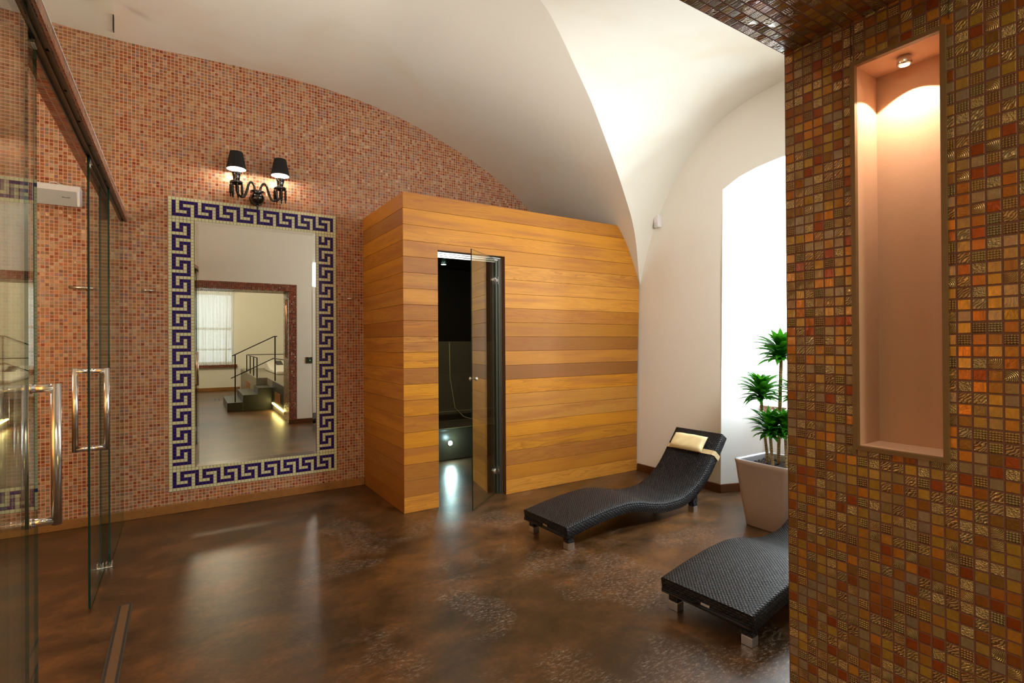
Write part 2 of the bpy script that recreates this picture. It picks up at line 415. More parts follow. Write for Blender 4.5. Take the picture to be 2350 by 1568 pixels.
def copy_tree(o, parent=None):
    c = o.copy(); COL.objects.link(c); c.parent = parent
    for ch in list(o.children): copy_tree(ch, c)
    return c
def interp(tab, x):
    if x <= tab[0][0]: return tab[0][1]
    for (a, fa), (b, fb) in zip(tab, tab[1:]):
        if x <= b: return fa+(fb-fa)*(x-a)/(b-a)
    return tab[-1][1]
def smooth_tab(tab, step=.02):
    """monotone cubic resample"""
    xs = [t[0] for t in tab]; ys = [t[1] for t in tab]; n = len(xs)
    d = [(ys[i+1]-ys[i])/(xs[i+1]-xs[i]) for i in range(n-1)]
    mm = [d[0]]+[0 if d[i-1]*d[i] <= 0 else 2*d[i-1]*d[i]/(d[i-1]+d[i]) for i in range(1, n-1)]+[d[-1]]
    out = []
    for i in range(n-1):
        h = xs[i+1]-xs[i]; k = max(2, int(h/step))
        for j in range(k):
            t = j/k; out.append((xs[i]+t*h, (2*t**3-3*t*t+1)*ys[i]+(t**3-2*t*t+t)*h*mm[i]+(-2*t**3+3*t*t)*ys[i+1]+(t**3-t*t)*h*mm[i+1]))
    out.append((xs[-1], ys[-1])); return out

# ------------------------------------------------------------------ room
YF, YB = .773, .25                 # front wall (towards the lounge) and its back
XJ, ZS = 1.36, 2.01                # right jamb, soffit
XL = -2.2
# floor (both rooms)
b = MB(); b.quad((-2.6, -6.2, 0), (4.9, -6.2, 0), (4.9, 4.7, 0), (-2.6, 4.7, 0)); b.quad((1.3, 4.7, 0), (4.0, 4.7, 0), (4.0, 6.6, 0), (1.3, 6.6, 0))
struct(b.build('floor', 'floor', origin=(0, 0, 0)))

# vault profiles
FA = smooth_tab([(-2.3, 3.36), (-1.0, 3.455), (-.35, 3.44), (.3, 3.462), (.75, 3.475), (1.272, 3.441), (1.67, 3.375), (2.106, 3.25), (2.587, 3.062), (3.007, 2.83), (3.231, 2.67), (3.45, 2.48), (3.569, 2.355), (3.683, 2.19), (3.769, 2.007), (3.82, 1.89), (3.85, 1.82), (3.95, 1.6)])
FB = smooth_tab([(0, 3.212), (.155, 3.2), (.343, 3.165), (.546, 3.099), (.767, 2.965), (.959, 2.79), (1.112, 2.595), (1.246, 2.37), (1.33, 2.19), (1.39, 2.02), (1.43, 1.90), (1.45, 1.82), (1.5, 1.6)], .01)
GB = smooth_tab([(1.2, .33), (1.6, .225), (2.0, .135), (2.4, .085), (2.8, .058), (3.3, .040), (3.95, 0)])
YC = 2.222
fA = lambda x: interp(FA, x)
fB = lambda x, y: interp(FB, abs(y-YC))+interp(GB, x)
def ug(x):
    """half width in Y at which the cross vault is as high as the main vault"""
    z = fA(x)-interp(GB, x)
    lo, hi = 0.0, 1.5
    if interp(FB, 0) <= z: return 0.0
    for _ in range(30):
        mid = (lo+hi)/2
        if interp(FB, mid) > z: lo = mid
        else: hi = mid
    return lo
b = MB()
def patch(rows):
    base = len(b.v); n = len(rows[0])
    for r in rows: b.v += r
    for i in range(len(rows)-1):
        for j in range(n-1): b.face((base+i*n+j, base+i*n+j+1, base+(i+1)*n+j+1, base+(i+1)*n+j), True)
xs = [XL-.03+i*.04 for i in range(int((3.9-XL+.03)/.04)+1)]+[3.9]
for side in (1, -1):
    rows = []
    for x in xs:
        u0 = ug(x); y1 = 4.69 if side > 0 else .74
        ye = YC+side*u0
        rows.append([(x, ye+(y1-ye)*k/30, fA(x)) for k in range(31)])
    patch(rows)
xg = [x for x in xs if ug(x) > .003]
x0 = xg[0]; lo, hi = x0-.04, x0
rows = []
for x in xg:
    u0 = ug(x); rows.append([(x, YC+u0*math.sin(PI/2*(k/40)), fB(x, YC+u0*math.sin(PI/2*(k/40)))) for k in range(-40, 41)])
patch(rows)
o = b.build('ceiling', 'vault', origin=(0, 0, 0)); struct(o)

# back wall (mosaic)
b = MB()
b.box(XL-.3, 1.42, YM, YM+.25, 0, 3.7); b.box(1.42, 4.1, YM, YM+.25, 2.30, 3.7)
struct(b.build('wall_back', 'mos_xz'))
# left wall of the shower zone behind the glass
b = MB(); b.box(XL-.25, XL, YB, YM, 0, 3.7); struct(b.build('wall_left', 'mos_yz'))

# right wall with the window recess (leans out slightly towards the springing)
def xw(z): return 3.79+.06*min(max(z/1.84, 0), 1)
RA = [(1.70, 2.53), (1.85, 2.585), (2.02, 2.63), (2.22, 2.652), (2.42, 2.632), (2.58, 2.598), (2.735, 2.53)]
b = MB(); ys = [YB-.0+.0]+[YF+i*.1 for i in range(10)]+[1.70+i*.0735 for i in range(1, 14)]+[2.735]+[2.735+i*.2 for i in range(1, 10)]+[YM+.1]
ys = sorted(set(round(y, 4) for y in ys+[1.70]))
for y0, y1 in zip(ys, ys[1:]):
    inh = 1.699 <= y0 and y1 <= 2.7351
    zs0 = [interp(RA, y0), 3.7] if inh else [0, 1.0, 1.84, 3.7]; zs1 = [interp(RA, y1), 3.7] if inh else zs0
    for k in range(len(zs0)-1):
        b.quad((xw(zs0[k]), y0, zs0[k]), (xw(zs1[k]), y1, zs1[k]), (xw(zs1[k+1]), y1, zs1[k+1]), (xw(zs0[k+1]), y0, zs0[k+1]))
b.box(4.62, 4.72, YB, YM, 0, 3.7)
b.quad((3.85, YB, 3.7), (4.7, YB, 3.7), (4.7, YM, 3.7), (3.85, YM, 3.7))
b.quad((3.87, 2.9, 0), (4.7, 2.9, 0), (4.7, 2.9, 3.7), (3.87, 2.9, 3.7)); b.quad((3.87, 1.5, 0), (4.7, 1.5, 0), (4.7, 1.5, 3.7), (3.87, 1.5, 3.7))
ow = b.build('wall_right', 'plaster', origin=(0, 0, 0)); struct(ow)
# cut the outer slab of the wall at the window: rebuild as four blocks
me = ow.data
b = MB()
J1 = (4.5, 2.512); J0 = (4.5, 1.925)
nh = 14
b.quad((xw(0), 2.735, 0), (J1[0], J1[1], 0), (J1[0], J1[1], 2.53), (xw(2.5), 2.735, 2.53))
b.quad((xw(0), 1.70, 0), (J0[0], J0[1], 0), (J0[0], J0[1], 2.53), (xw(2.5), 1.70, 2.53))
for k in range(nh):
    t0, t1 = k/nh, (k+1)/nh
    ya, yb_ = 1.70+1.035*t0, 1.70+1.035*t1; yc, yd = J0[1]+(J1[1]-J0[1])*t0, J0[1]+(J1[1]-J0[1])*t1
    b.quad((3.85, ya, interp(RA, ya)), (3.85, yb_, interp(RA, yb_)), (4.5, yd, interp(RA, yb_)), (4.5, yc, interp(RA, ya)), True)
b.quad((4.19, 1.80, 0), (4.19, 2.63, 0), (4.19, 2.63, .65), (4.19, 1.80, .65))
b.box(4.5, 4.62, 1.9, 2.54, 0, .72)
struct(b.build('wall_recess', 'white', origin=(0, 0, 0)))
b = MB(); b.box(4.165, 4.52, 1.815, 2.625, .65, .712); struct(b.build('trim_1', 'mos_sill'))
# window in the recess
b = MB()
wy0, wy1, wz0, wz1 = 1.925, 2.512, .71, 2.66
for (a, c, d, e) in ((wy0, wy1, wz0, wz0+.06), (wy0, wy1, 2.46, 2.66), (wy0, wy0+.05, wz0, wz1), (wy1-.05, wy1, wz0, wz1), ((wy0+wy1)/2-.025, (wy0+wy1)/2+.025, wz0, wz1), (wy0, wy1, 1.78, 1.83)):
    k_ = .003 if c-a > .2 else 0
    b.box(4.505+k_, 4.55-k_, a, c, d, e)
wf = b.build('window_1', 'white_plastic'); struct(wf)
b = MB(); b.box(4.52, 4.526, wy0, wy1, wz0, 2.6); b.build('pane', 'glass', wf)
# outer slab opening: delete slab faces by rebuilding it
import bmesh
bm = bmesh.new(); bm.from_mesh(me)
kill = [f for f in bm.faces if all(v.co.x > 4.6 for v in f.verts) or (f.calc_center_median().x > 4.6 and all(v.co.x > 4.6 for v in f.verts))]
bmesh.ops.delete(bm, geom=kill, context='FACES'); 
bm.to_mesh(me); bm.free()
b = MB(); b.box(4.56, 4.66, YB, 1.925, 0, 3.7); b.box(4.56, 4.66, 2.512, YM, 0, 3.7); b.box(4.56, 4.66, 1.925, 2.512, 2.6, 3.7); b.box(4.56, 4.66, 1.925, 2.512, 0, .7)
struct(b.build('wall_outer', 'plaster'))

# front wall: piers + lintel, mosaic lined
YT = YF-.006
b = MB()
XJL = -.46
b.cur = 0
b.box(XJ, 3.9, YB, YT, 0, 3.7, 'XyYz')
b.box(XL-.1, XJL, YB, YT, 0, 3.7, 'xyYz'); b.box(XJL, XJ, YB, YT, ZS, 3.7, 'yYZ')
b.quad((XJ, YB, ZS), (XJ, YT, ZS), (XJ, YT, 3.7), (XJ, YB, 3.7))
struct(b.build('wall_front', 'plaster', origin=(0, 0, 0)))
# mosaic jambs with niches
NY0, NY1, NZ0, NZ1, ND = .438, .602, 1.004, 1.902, .10
def jamb(name, X, s):
    b = MB(); T = .006; xf = X-s*T
    def q(y0, y1, z0, z1): b.quad((xf, y0, z0), (xf, y1, z0), (xf, y1, z1), (xf, y0, z1))
    yb, yf = YB, YF
    q(yb, NY0, 0, ZS); q(NY1, yf, 0, ZS); q(NY0, NY1, 0, NZ0); q(NY0, NY1, NZ1, ZS)
    b.quad((xf, yf, 0), (X, yf, 0), (X, yf, ZS), (xf, yf, ZS)); b.quad((xf, yb, 0), (X, yb, 0), (X, yb, ZS), (xf, yb, ZS))
    return struct(b.build(name, 'mos_yz', origin=(X, .5, 0)))
jamb('wall_jamb_right', XJ, 1); jamb('wall_jamb_left', XJL, -1)
b = MB(); b.quad((XJL, YB, ZS-.0), (XJ, YB, ZS), (XJ, YF, ZS), (XJL, YF, ZS)); struct(b.build('ceiling_soffit', 'mos_xy', origin=(0, .5, ZS)))
# dark panel joints either side above the niche
b = MB(); b.box(XJ-.0075, XJ-.005, .611, .6125, 1.92, ZS); b.box(XJ-.0075, XJ-.005, .423, .4245, 1.92, ZS); struct(b.build('trim_2', 'dark_print'))
def niche(X, s, label):
    t = thing('wall_niche', (X, .52, NZ0), label, 'niche')
    b = MB(); xi = X+s*.0012; xb = X+s*ND
    for y in (NY0, NY1): b.quad((xi, y, NZ0), (xb, y, NZ0), (xb, y, NZ1), (xi, y, NZ1))
    for z in (NZ0, NZ1): b.quad((xi, NY0, z), (xb, NY0, z), (xb, NY1, z), (xi, NY1, z))
    b.quad((xb, NY0, NZ0), (xb, NY1, NZ0), (xb, NY1, NZ1), (xb, NY0, NZ1))
    b.build('niche_lining', 'niche', t)
    b = MB(); w = .010; xa, xc = sorted((X-s*.012, X+s*.001))
    b.box(xa, xc, NY0-w, NY0, NZ0-w, NZ1+w); b.box(xa, xc, NY1, NY1+w, NZ0-w, NZ1+w)
    b.box(xa, xc, NY0, NY1, NZ0-w, NZ0); b.box(xa, xc, NY0, NY1, NZ1, NZ1+w)
    b.build('niche_frame', 'niche_frame', t)
    return t
niche(XJ, 1, 'tall narrow lit niche in the brown mosaic pillar at the right edge')
niche(XJL, -1, 'lit recessed niche in the opposite left jamb of the mosaic opening, facing the pillar')
def spotlamp(x, y, z, label):
    t = thing('niche_spotlight', (x, y, z), label, 'spotlight')
    b = MB(); b.lathe([(.0135, 0), (.0145, -.001), (.0145, -.016), (.0125, -.019), (.010, -.019)], (x, y, z), 24); b.build('spot_housing', 'alu', t)
    b = MB(); b.lathe([(0.0001, -.0192), (.0098, -.0192)], (x, y, z), 24); b.build('spot_lens', 'spot_warm', t)
    return t
spotlamp(1.405, .522, NZ1, 'small round metal spotlight in the top of the pillar niche')
spotlamp(-.505, .522, NZ1, 'small round metal spotlight in the top of the left jamb niche')
# mosaic border facing the lounge
b = MB(); W = .106
b.box(XJ+.0005, XJ+W, YT-.001, YF, .06, ZS+W); b.box(XJL-W, XJL-.0005, YT-.001, YF, .06, ZS+W); b.box(XJL-.0005, XJ+.0005, YT-.001, YF, ZS+.0005, ZS+W)
b.box(1.697, 1.714, YT-.001, YF, .06, 2.06)
struct(b.build('trim_3', 'mos_bxz', origin=(0, YF, 0)))
b = MB(); b.box(XJ-.012, 3.85, YT, YF+.004, 0, .07); struct(b.build('baseboard_front', 'base_dark'))
b = MB(); b.box(XL, 1.392, YM-.014, YM, 0, .066); struct(b.build('baseboard_back', 'base_gold', bevel=.003))
b = MB()
b.prism([(3.776, 3.66), (3.80, 3.66), (3.80, 2.735), (3.776, 2.7247)], 2, 0, .07)
b.prism([(3.776, 2.7247), (3.80, 2.735), (4.19, 2.612), (4.186, 2.596)], 2, 0, .07)
struct(b.build('baseboard_right', 'base_dark', bevel=.003))

# ------------------------------------------------------------------ mirror + meander border
mt = thing('wall_mirror', (.542, YM, .32), 'large rectangular wall mirror inside the blue and cream key-pattern frame', 'mirror')
MX0, MX1, MZ0, MZ1 = .103, .981, .325, 2.198
ma, mb_ = math.radians(-.4), math.radians(-.36)
nrm = Vector((math.sin(ma), -math.cos(ma)*math.cos(mb_), math.sin(mb_))).normalized(); M0 = Vector((.542, YM, 1.26))
def ymir(x, z): return M0.y-((x-M0.x)*nrm.x+(z-M0.z)*nrm.z)/nrm.y-.014
bw = .026
b = MB(); i0 = [(MX0+bw, MZ0+bw), (MX1-bw, MZ0+bw), (MX1-bw, MZ1-bw), (MX0+bw, MZ1-bw)]; o0 = [(MX0, MZ0), (MX1, MZ0), (MX1, MZ1), (MX0, MZ1)]
b.quad(*[(x, ymir(x, z), z) for x, z in i0]); b.build('mirror_glass', 'mirror', mt)
b = MB()
for k in range(4):
    a, c = o0[k], o0[(k+1) % 4]; d, e = i0[(k+1) % 4], i0[k]
    b.quad((a[0], ymir(*a)+.0022, a[1]), (c[0], ymir(*c)+.0022, c[1]), (d[0], ymir(*d), d[1]), (e[0], ymir(*e), e[1]))
b.build('bevel', 'mirror', mt)
def meander():
    NC, NR = 51, 93
    cw = (1.154+.0655)/NC; ch = (2.366-.161)/NR; x0 = -.0655; zt = 2.366
    g = [[0]*NC for _ in range(NR)]
    def bar(R0):
        for k in range(8):
            c0 = 1+6*k
            for r in range(1, 6): g[R0+r][c0] = 1
            for c in range(c0, min(c0+5, NC-1)): g[R0+5][c] = 1
            for r in (3, 4, 5): g[R0+r][c0+4] = 1
            for c in (c0+2, c0+3, c0+4): g[R0+3][c] = 1
            for r in (1, 2, 3): g[R0+r][c0+2] = 1
            for c in range(c0+2, c0+7): g[R0+1][c] = 1
        for r in range(1, 6): g[R0+r][49] = 1
    bar(0); bar(NR-7)
    ph = {0: (1, 2, 3, 4, 5), 1: (1,), 2: (1, 3, 4, 5), 3: (1, 3, 5), 4: (1, 2, 3, 5), 5: (5,)}
    for r in range(8, NR-8):
        for c in ph[(r-12) % 6]: g[r][c] = 1; g[r][c+44] = 1
    b = MB(); hg = .0013
    for r in range(NR):
        for c in range(NC):
            if 7 <= r < NR-7 and 7 <= c < NC-7: continue
            b.cur = g[r][c]; xa = x0+c*cw; za = zt-(r+1)*ch
            b.box(xa+hg, xa+cw-hg, YM-.0075, YM-.003, za+hg, za+ch-hg, 'xXyzZ')
    b.cur = 2
    xa, xb = x0, x0+NC*cw; xc, xd = x0+7*cw, x0+(NC-7)*cw; za, zb, zc, zd = zt-NR*ch, zt, zt-(NR-7)*ch, zt-7*ch
    for q in ((xa, xb, za, zc), (xa, xb, zd, zb), (xa, xc, zc, zd), (xd, xb, zc, zd)): b.box(q[0], q[1], YM-.0045, YM-.0005, q[2], q[3])
    o = b.build('mosaic_border', ['cream_tile', 'blue_tile', 'tile_grout'], origin=(.542, YM, .16))
    tag(o, 'cobalt blue and cream Greek key mosaic frame around the wall mirror', 'mosaic border')
meander()

# ------------------------------------------------------------------ sconce
def sconce():
    yc = YM-.10; bx, bz = .530, 2.42
    t = thing('wall_sconce', (bx, YM, bz), 'black two-arm crystal wall lamp with pleated black shades above the mirror', 'wall lamp')
    b = MB(); b.lathe([(.001, 0), (.05, 0), (.054, -.012), (.045, -.03), (.02, -.045), (.001, -.05)], (bx, YM-.001, bz), 28, 'y'); b.build('backplate', 'jet', t)
    b = MB()
    b.lathe([(.001, -.055), (.022, -.052), (.042, -.036), (.052, -.01), (.050, .012), (.034, .028), (.03, .034), (.056, .046), (.050, .05), (.02, .045), (.001, .045)], (bx, yc+.02, bz), 28)
    b.lathe([(.012, -.05), (.009, -.07), (.005, -.09), (.001, -.125)], (bx, yc+.02, bz), 14)
    b.build('bowl', 'jet', t)
    for sx, ex in ((-1, .378), (1, .690)):
        ctrl = [(bx+sx*.018, bz+.04), (bx+sx*.024, bz+.085), (bx+sx*.042, bz+.112), (bx+sx*.062, bz+.098), (bx+sx*.078, bz+.04), (bx+sx*.092, bz-.002), (bx+sx*.112, bz-.020), (ex-sx*.012, bz-.004), (ex-sx*.002, bz+.03), (ex, bz+.07)]
        pts = []
        for i in range(len(ctrl)-1):
            p0, p1, p2, p3 = ctrl[max(i-1, 0)], ctrl[i], ctrl[i+1], ctrl[min(i+2, len(ctrl)-1)]
            for k in range(7):
                u = k/7
                pts.append(tuple(.5*((2*p1[a])+(-p0[a]+p2[a])*u+(2*p0[a]-5*p1[a]+4*p2[a]-p3[a])*u*u+(-p0[a]+3*p1[a]-3*p2[a]+p3[a])*u**3) for a in (0, 1)))
        pts.append(ctrl[-1]); n = len(pts)
        b = MB(); b.tube([(x, yc+.02-.05*min(1, i/n*1.3), z) for i, (x, z) in enumerate(pts)], [.0085+.0012*(i % 2) for i in range(n)], 10)
        ey = yc+.02-.05
        b.build('arm', 'jet', t)
        b = MB(); b.lathe([(.006, .06), (.04, .074), (.046, .088), (.04, .094), (.018, .092), (.022, .10), (.026, .125), (.03, .148), (.036, .16), (.03, .162), (.012, .15)], (ex, ey, bz), 20)
        cup = b.build('candle_cup', 'jet', t)
        for k in range(7):
            th = 2*PI*k/7+.3; cx, cy = ex+.042*math.cos(th), ey+.042*math.sin(th)
            b = MB(); b.lathe([(.002, .088), (.006, .083), (.006, .076), (.002, .072), (.0075, .066), (.0085, .0), (.003, -.008), (.006, -.014), (.0005, -.032)], (cx, cy, bz), 6, smooth=False)
            b.build('crystal_drop', 'jet', cup)
        b = MB(); b.tube([(ex, ey, bz+.15), (ex, ey, bz+.20)], .011, 12); b.build('candle_tube', 'shade_in', t)
        b = MB(); b.lathe([(.001, .198), (.014, .205), (.019, .225), (.014, .25), (.001, .268)], (ex, ey, bz), 16); b.build('bulb', 'bulb', t)
        b = MB(); n = 40; base = 0; z0, z1 = bz+.186, bz+.318
        for (z, r, dr) in ((z0, .069, .0015), (z1, .044, .001)):
            for j in range(n*2):
                rr = r+(dr if j % 2 else -dr); th = PI*j/n; b.v.append((ex+rr*math.cos(th), ey+rr*math.sin(th), z))
        N = 2*n
        for j in range(N): b.face((j, (j+1) % N, N+(j+1) % N, N+j))
        i = len(b.v); 
        for (z, r) in ((z0, .066), (z1-.002, .041)):
            for j in range(N): th = PI*j/n; b.v.append((ex+r*math.cos(th), ey+r*math.sin(th), z))
        b.cur = 1
        for j in range(N): b.face((i+j, i+N+j, i+N+(j+1) % N, i+(j+1) % N), True)
        b.cur = 0
        for j in range(N): b.face((j, i+j, i+(j+1) % N, (j+1) % N))
        b.face([N+j for j in range(N)])
        b.build('lamp_shade', ['shade_out', 'shade_in'], t)
        l = bpy.data.lights.new('sconce_light', 'POINT'); l.energy = 13; l.color = (1, .84, .70); l.shadow_soft_size = .018
        lo = bpy.data.objects.new('sconce_light', l); COL.objects.link(lo); lo.location = (ex, ey, bz+.183)
sconce()

# ------------------------------------------------------------------ wall bars + speaker
for x0, x1, r, lab in ((-.63, -.494, .011, 'short brushed metal bar on the mosaic wall behind the glass doors'), (-.227, -.143, .006, 'small dark metal bar on the mosaic wall left of the mirror'), (1.244, 1.309, .0055, 'small thin metal bar on the mosaic wall between mirror and wooden cabin')):
    b = MB(); b.tube([(x0, YM-.04, 1.652), (x1, YM-.04, 1.652)], r, 12); 
    o = b.build('wall_bar', 'chrome'); tag(o, lab, 'bar', 'metal bars on the mosaic wall')
    w = (x1-x0)
    for x in (x0+w*.2, x1-w*.2): b = MB(); b.tube([(x, YM-.04, 1.652), (x, YM+.001, 1.652)], r*.6, 8); b.build('bracket', 'track', o)
t = thing('wall_speaker', (-.68, YM, 2.19), 'white wedge wall speaker with grey grille behind the left glass door', 'speaker')
b = MB(); pr = [(YM-.001, 2.335), (YM-.001, 2.21), (YM-.10, 2.19), (YM-.115, 2.29), (YM-.09, 2.335)]
b.prism([(y, z) for y, z in pr], 0, -.805, -.560); b.build('speaker_body', 'white_plastic', t, bevel=.008)
b = MB(); b.quad((-.79, YM-.101, 2.192), (-.578, YM-.101, 2.192), (-.578, YM-.1155, 2.288), (-.79, YM-.1155, 2.288)); 
b.v = [(x, y-.002, z) for x, y, z in b.v]; b.build('grille', 'grey_mesh', t)
tc = bpy.data.curves.new('logo', 'FONT'); tc.body = 'BOSE'; tc.size = .019; tc.extrude = .0004
tmp = bpy.data.objects.new('logo_curve', tc); COL.objects.link(tmp); bpy.context.view_layer.update()
lm = bpy.data.meshes.new_from_object(tmp.evaluated_get(bpy.context.evaluated_depsgraph_get())); bpy.data.objects.remove(tmp)
lm.materials.clear(); lm.materials.append(M['dark_print'])
to = bpy.data.objects.new('logo', lm); COL.objects.link(to); to.parent = t
to.rotation_euler = (math.radians(81), 0, 0); to.location = Vector((-.655, YM-.1125, 2.242))-Vector((-.68, YM, 2.19))
b = MB(); b.tube([(-.73, YM-.04, 2.335), (-.725, YM-.045, 2.352), (-.70, YM-.04, 2.357), (-.67, YM-.03, 2.348), (-.64, YM-.03, 2.338)], .003, 8); b.build('cable', 'white_plastic', t)

# ------------------------------------------------------------------ sauna cabin
SX0, SY0, SH = 1.395, 3.674, 2.377
DX0, DX1, DZ = 1.674, 2.278, 1.97
def sauna():
    t = thing('wooden_cabin', (2.6, 3.7, 0), 'steam cabin clad in horizontal honey-coloured cedar boards', 'sauna cabin')
    XR = [(0, 3.786), (.766, 3.80), (1.5, 3.828), (1.80, 3.838), (1.88, 3.822), (2.007, 3.772), (2.19, 3.688), (2.30, 3.615), (2.377, 3.553), (2.4, 3.53)]
    xr = lambda z: interp(XR, z)
    n = 20; h = SH/n; gp = .0009
    rnd = lambda: (random.random(), random.random(), random.random())
    tones = {}
    b = MB()
    for k in range(n):
        z0, z1 = k*h+gp, (k+1)*h-gp
        segs = []
        if z1 <= DZ: segs = [(SX0, DX0), (DX1, None)]
        elif z0 >= DZ: segs = [(SX0, None)]
        else: segs = [(SX0, DX0), (DX1, None), 'lintel']
        c = rnd()
        for sg in segs:
            if sg == 'lintel': b.cc = c; b.box(DX0, DX1, SY0, SY0+.022, DZ, z1); continue
            b.cc = c if (sg[1] is None or random.random() < .25) else rnd()
            if sg[1] is None:
                zz = [z0+(z1-z0)*i/4 for i in range(5)]
                poly = [(sg[0], z0)]+[(xr(z), z) for z in zz]+[(sg[0], z1)]
                b.prism(poly, 1, SY0, SY0+.022)
            else: b.box(sg[0], sg[1], SY0, SY0+.022, z0, z1)
    o = b.build('front_cladding', 'wood_x', t); 
    bv = o.modifiers.new('bevel', 'BEVEL'); bv.width = .0009; bv.segments = 1; bv.limit_method = 'ANGLE'
    b = MB()
    for k in range(n):
        b.cc = rnd(); b.box(SX0-.0005, SX0+.022, SY0+.0005, YM-.001, k*h+gp, (k+1)*h-gp)
    o = b.build('side_cladding', 'wood_y', t)
    bv = o.modifiers.new('bevel', 'BEVEL'); bv.width = .0009; bv.segments = 1; bv.limit_method = 'ANGLE'
    # backing / roof / lining
    b = MB(); b.box(SX0+.023, DX0-.001, SY0+.0225, SY0+.08, 0, SH-.02); b.box(DX1+.001, 3.74, SY0+.0225, SY0+.08, 0, 1.9); b.box(DX0-.001, DX1+.001, SY0+.0225, SY0+.08, DZ+.002, SH-.02)
    b.box(DX1+.001, 3.5, SY0+.0225, SY0+.08, 1.9, SH-.02)
    b.build('wall_core', 'wood_dark', t)
    b = MB(); b.box(SX0+.002, 3.52, SY0+.002, YM-.001, SH-.018, SH-.002); b.build('roof', 'wood_dark', t)
    # door lining on the right: dark wood reveal
    b = MB(); b.box(DX1-.001, DX1+.0005, SY0+.001, SY0+.080, .0, DZ); b.build('door_reveal', 'wood_dark', t)
    return t
sauna()
# dark interior of the cabin
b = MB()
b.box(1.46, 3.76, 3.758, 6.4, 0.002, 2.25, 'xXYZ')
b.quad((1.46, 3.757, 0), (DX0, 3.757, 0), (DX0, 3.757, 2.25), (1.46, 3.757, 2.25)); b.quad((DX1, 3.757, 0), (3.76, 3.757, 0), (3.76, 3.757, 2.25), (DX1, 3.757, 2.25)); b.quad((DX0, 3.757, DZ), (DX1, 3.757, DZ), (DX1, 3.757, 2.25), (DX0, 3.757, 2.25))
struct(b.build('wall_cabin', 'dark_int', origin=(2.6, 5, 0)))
t = thing('steam_bench', (2.6, 5.5, 0), 'dark tiled bench with high curved back inside the cabin, seen through the doorway', 'bench')
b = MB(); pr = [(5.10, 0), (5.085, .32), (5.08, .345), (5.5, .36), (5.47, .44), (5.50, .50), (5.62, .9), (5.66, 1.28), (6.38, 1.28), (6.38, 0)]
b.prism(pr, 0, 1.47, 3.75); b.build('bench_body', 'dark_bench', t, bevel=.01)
b = MB(); b.tube([(2.72, 5.655, 1.27), (2.70, 5.60, .85), (2.71, 5.49, .50), (2.80, 5.44, .40), (2.95, 5.25, .352), (2.98, 5.085, .345)], .004, 6); b.tube([(1.5, 5.487, .47), (3.7, 5.487, .47)], .003, 6); b.tube([(1.5, 5.08, .346), (3.7, 5.08, .346)], .003, 6)
b.build('seam', 'seam', t)
t = thing('recessed_light', (2.45, 5.09, .186), 'bright cool-white round light set low in the bench front inside the cabin', 'light')
b = MB(); b.lathe([(.03, 0), (.03, -.006), (.024, -.007)], (2.45, 5.091, .186), 24, 'y'); b.build('trim_ring', 'chrome', t)
b = MB(); b.lathe([(.0001, -.008), (.023, -.008)], (2.45, 5.091, .186), 24, 'y'); b.build('lens', 'led_cool', t)
t = thing('recessed_light', (2.825, 5.50, 2.25), 'small green-white downlight in the dark ceiling inside the cabin', 'light')
zc_ = 2.245
b = MB(); b.lathe([(.036, 0), (.036, -.006), (.03, -.007)], (2.79, 5.95, 2.249), 24); b.build('trim_ring', 'chrome', t)
b = MB(); b.lathe([(.0001, -.008), (.029, -.008)], (2.79, 5.95, 2.249), 24); b.build('lens', 'led_cool2', t)

# glass door of the cabin
t = thing('glass_door', (2.215, 3.725, 0), 'frameless glass door standing open on the wooden cabin', 'door')
hx, hy = 2.232, 3.750; ex, ey = 1.834, 3.432
d = Vector((ex-hx, ey-hy, 0)).normalized(); nn_ = Vector((-d.y, d.x, 0)); 
def slab(p0, p1, z0, z1, th, name, parent, mats=('glass', 'glass_edge')):
    d = Vector((p1[0]-p0[0], p1[1]-p0[1], 0)).normalized(); n_ = Vector((-d.y, d.x, 0))*th/2
    b = MB(); A = Vector((*p0, 0)); B = Vector((*p1, 0))
    def V(p, s, z): q = p+n_*s; return (q.x, q.y, z)
    for s in (1, -1): b.cur = 0; b.quad(V(A, s, z0), V(B, s, z0), V(B, s, z1), V(A, s, z1))
    b.cur = 1
    for P_ in (A, B): b.quad(V(P_, 1, z0), V(P_, -1, z0), V(P_, -1, z1), V(P_, 1, z1))
    for z in (z0, z1): b.quad(V(A, 1, z), V(B, 1, z), V(B, -1, z), V(A, -1, z))
    return b.build(name, list(mats), parent)
slab((hx, hy), (ex, ey), .012, 1.957, .008, 'glass_pane', t, ('glass_door', 'glass_edge'))
for s in (1, -1):
    c = Vector((ex, ey, .987))-d*.03+nn_*s*.004; b = MB()
    pts = [(0, .007), (.012, .006), (.016, .016), (.026, .017), (.03, .010)]
    b.tube([tuple(c+nn_*s*a) for a, r in pts], [r for a, r in pts], 16); b.build('door_knob', 'chrome', t)
for z in (1.778, .194):
    c = Vector((hx, hy, z))+d*.035; b = MB(); b.tube([tuple(c-nn_*.012), tuple(c+nn_*.012)], .024, 20); b.box(hx-.02, hx+.02, hy-.012, hy+.012, z-.012, z+.012); b.box(hx+.012, hx+.02, hy-.02, hy+.02, z-.032, z+.032)
    b.build('hinge', 'chrome', t, bevel=.001)
b = MB()
for k in range(3):
    b.box(DX0, DX1-.001-.017*k, SY0+.052+.012*k, SY0+.062+.012*k, DZ-.014-.014*k, DZ-.003-.014*k)
b.build('frame_head', 'alu', t)
b = MB(); b.box(DX1-.030, DX1-.001, SY0+.058, SY0+.085, 0, DZ-.006); b.box(DX1-.048, DX1-.030, SY0+.070, SY0+.095, 0, DZ-.02)
b.build('frame_stile', plain('grey_green_stile', (.14, .15, .12), .35, .7), t)
b = MB(); b.box(DX1-.008, DX1-.001, SY0+.052, SY0+.058, 0, DZ-.006); b.build('frame_edge', 'alu', t)

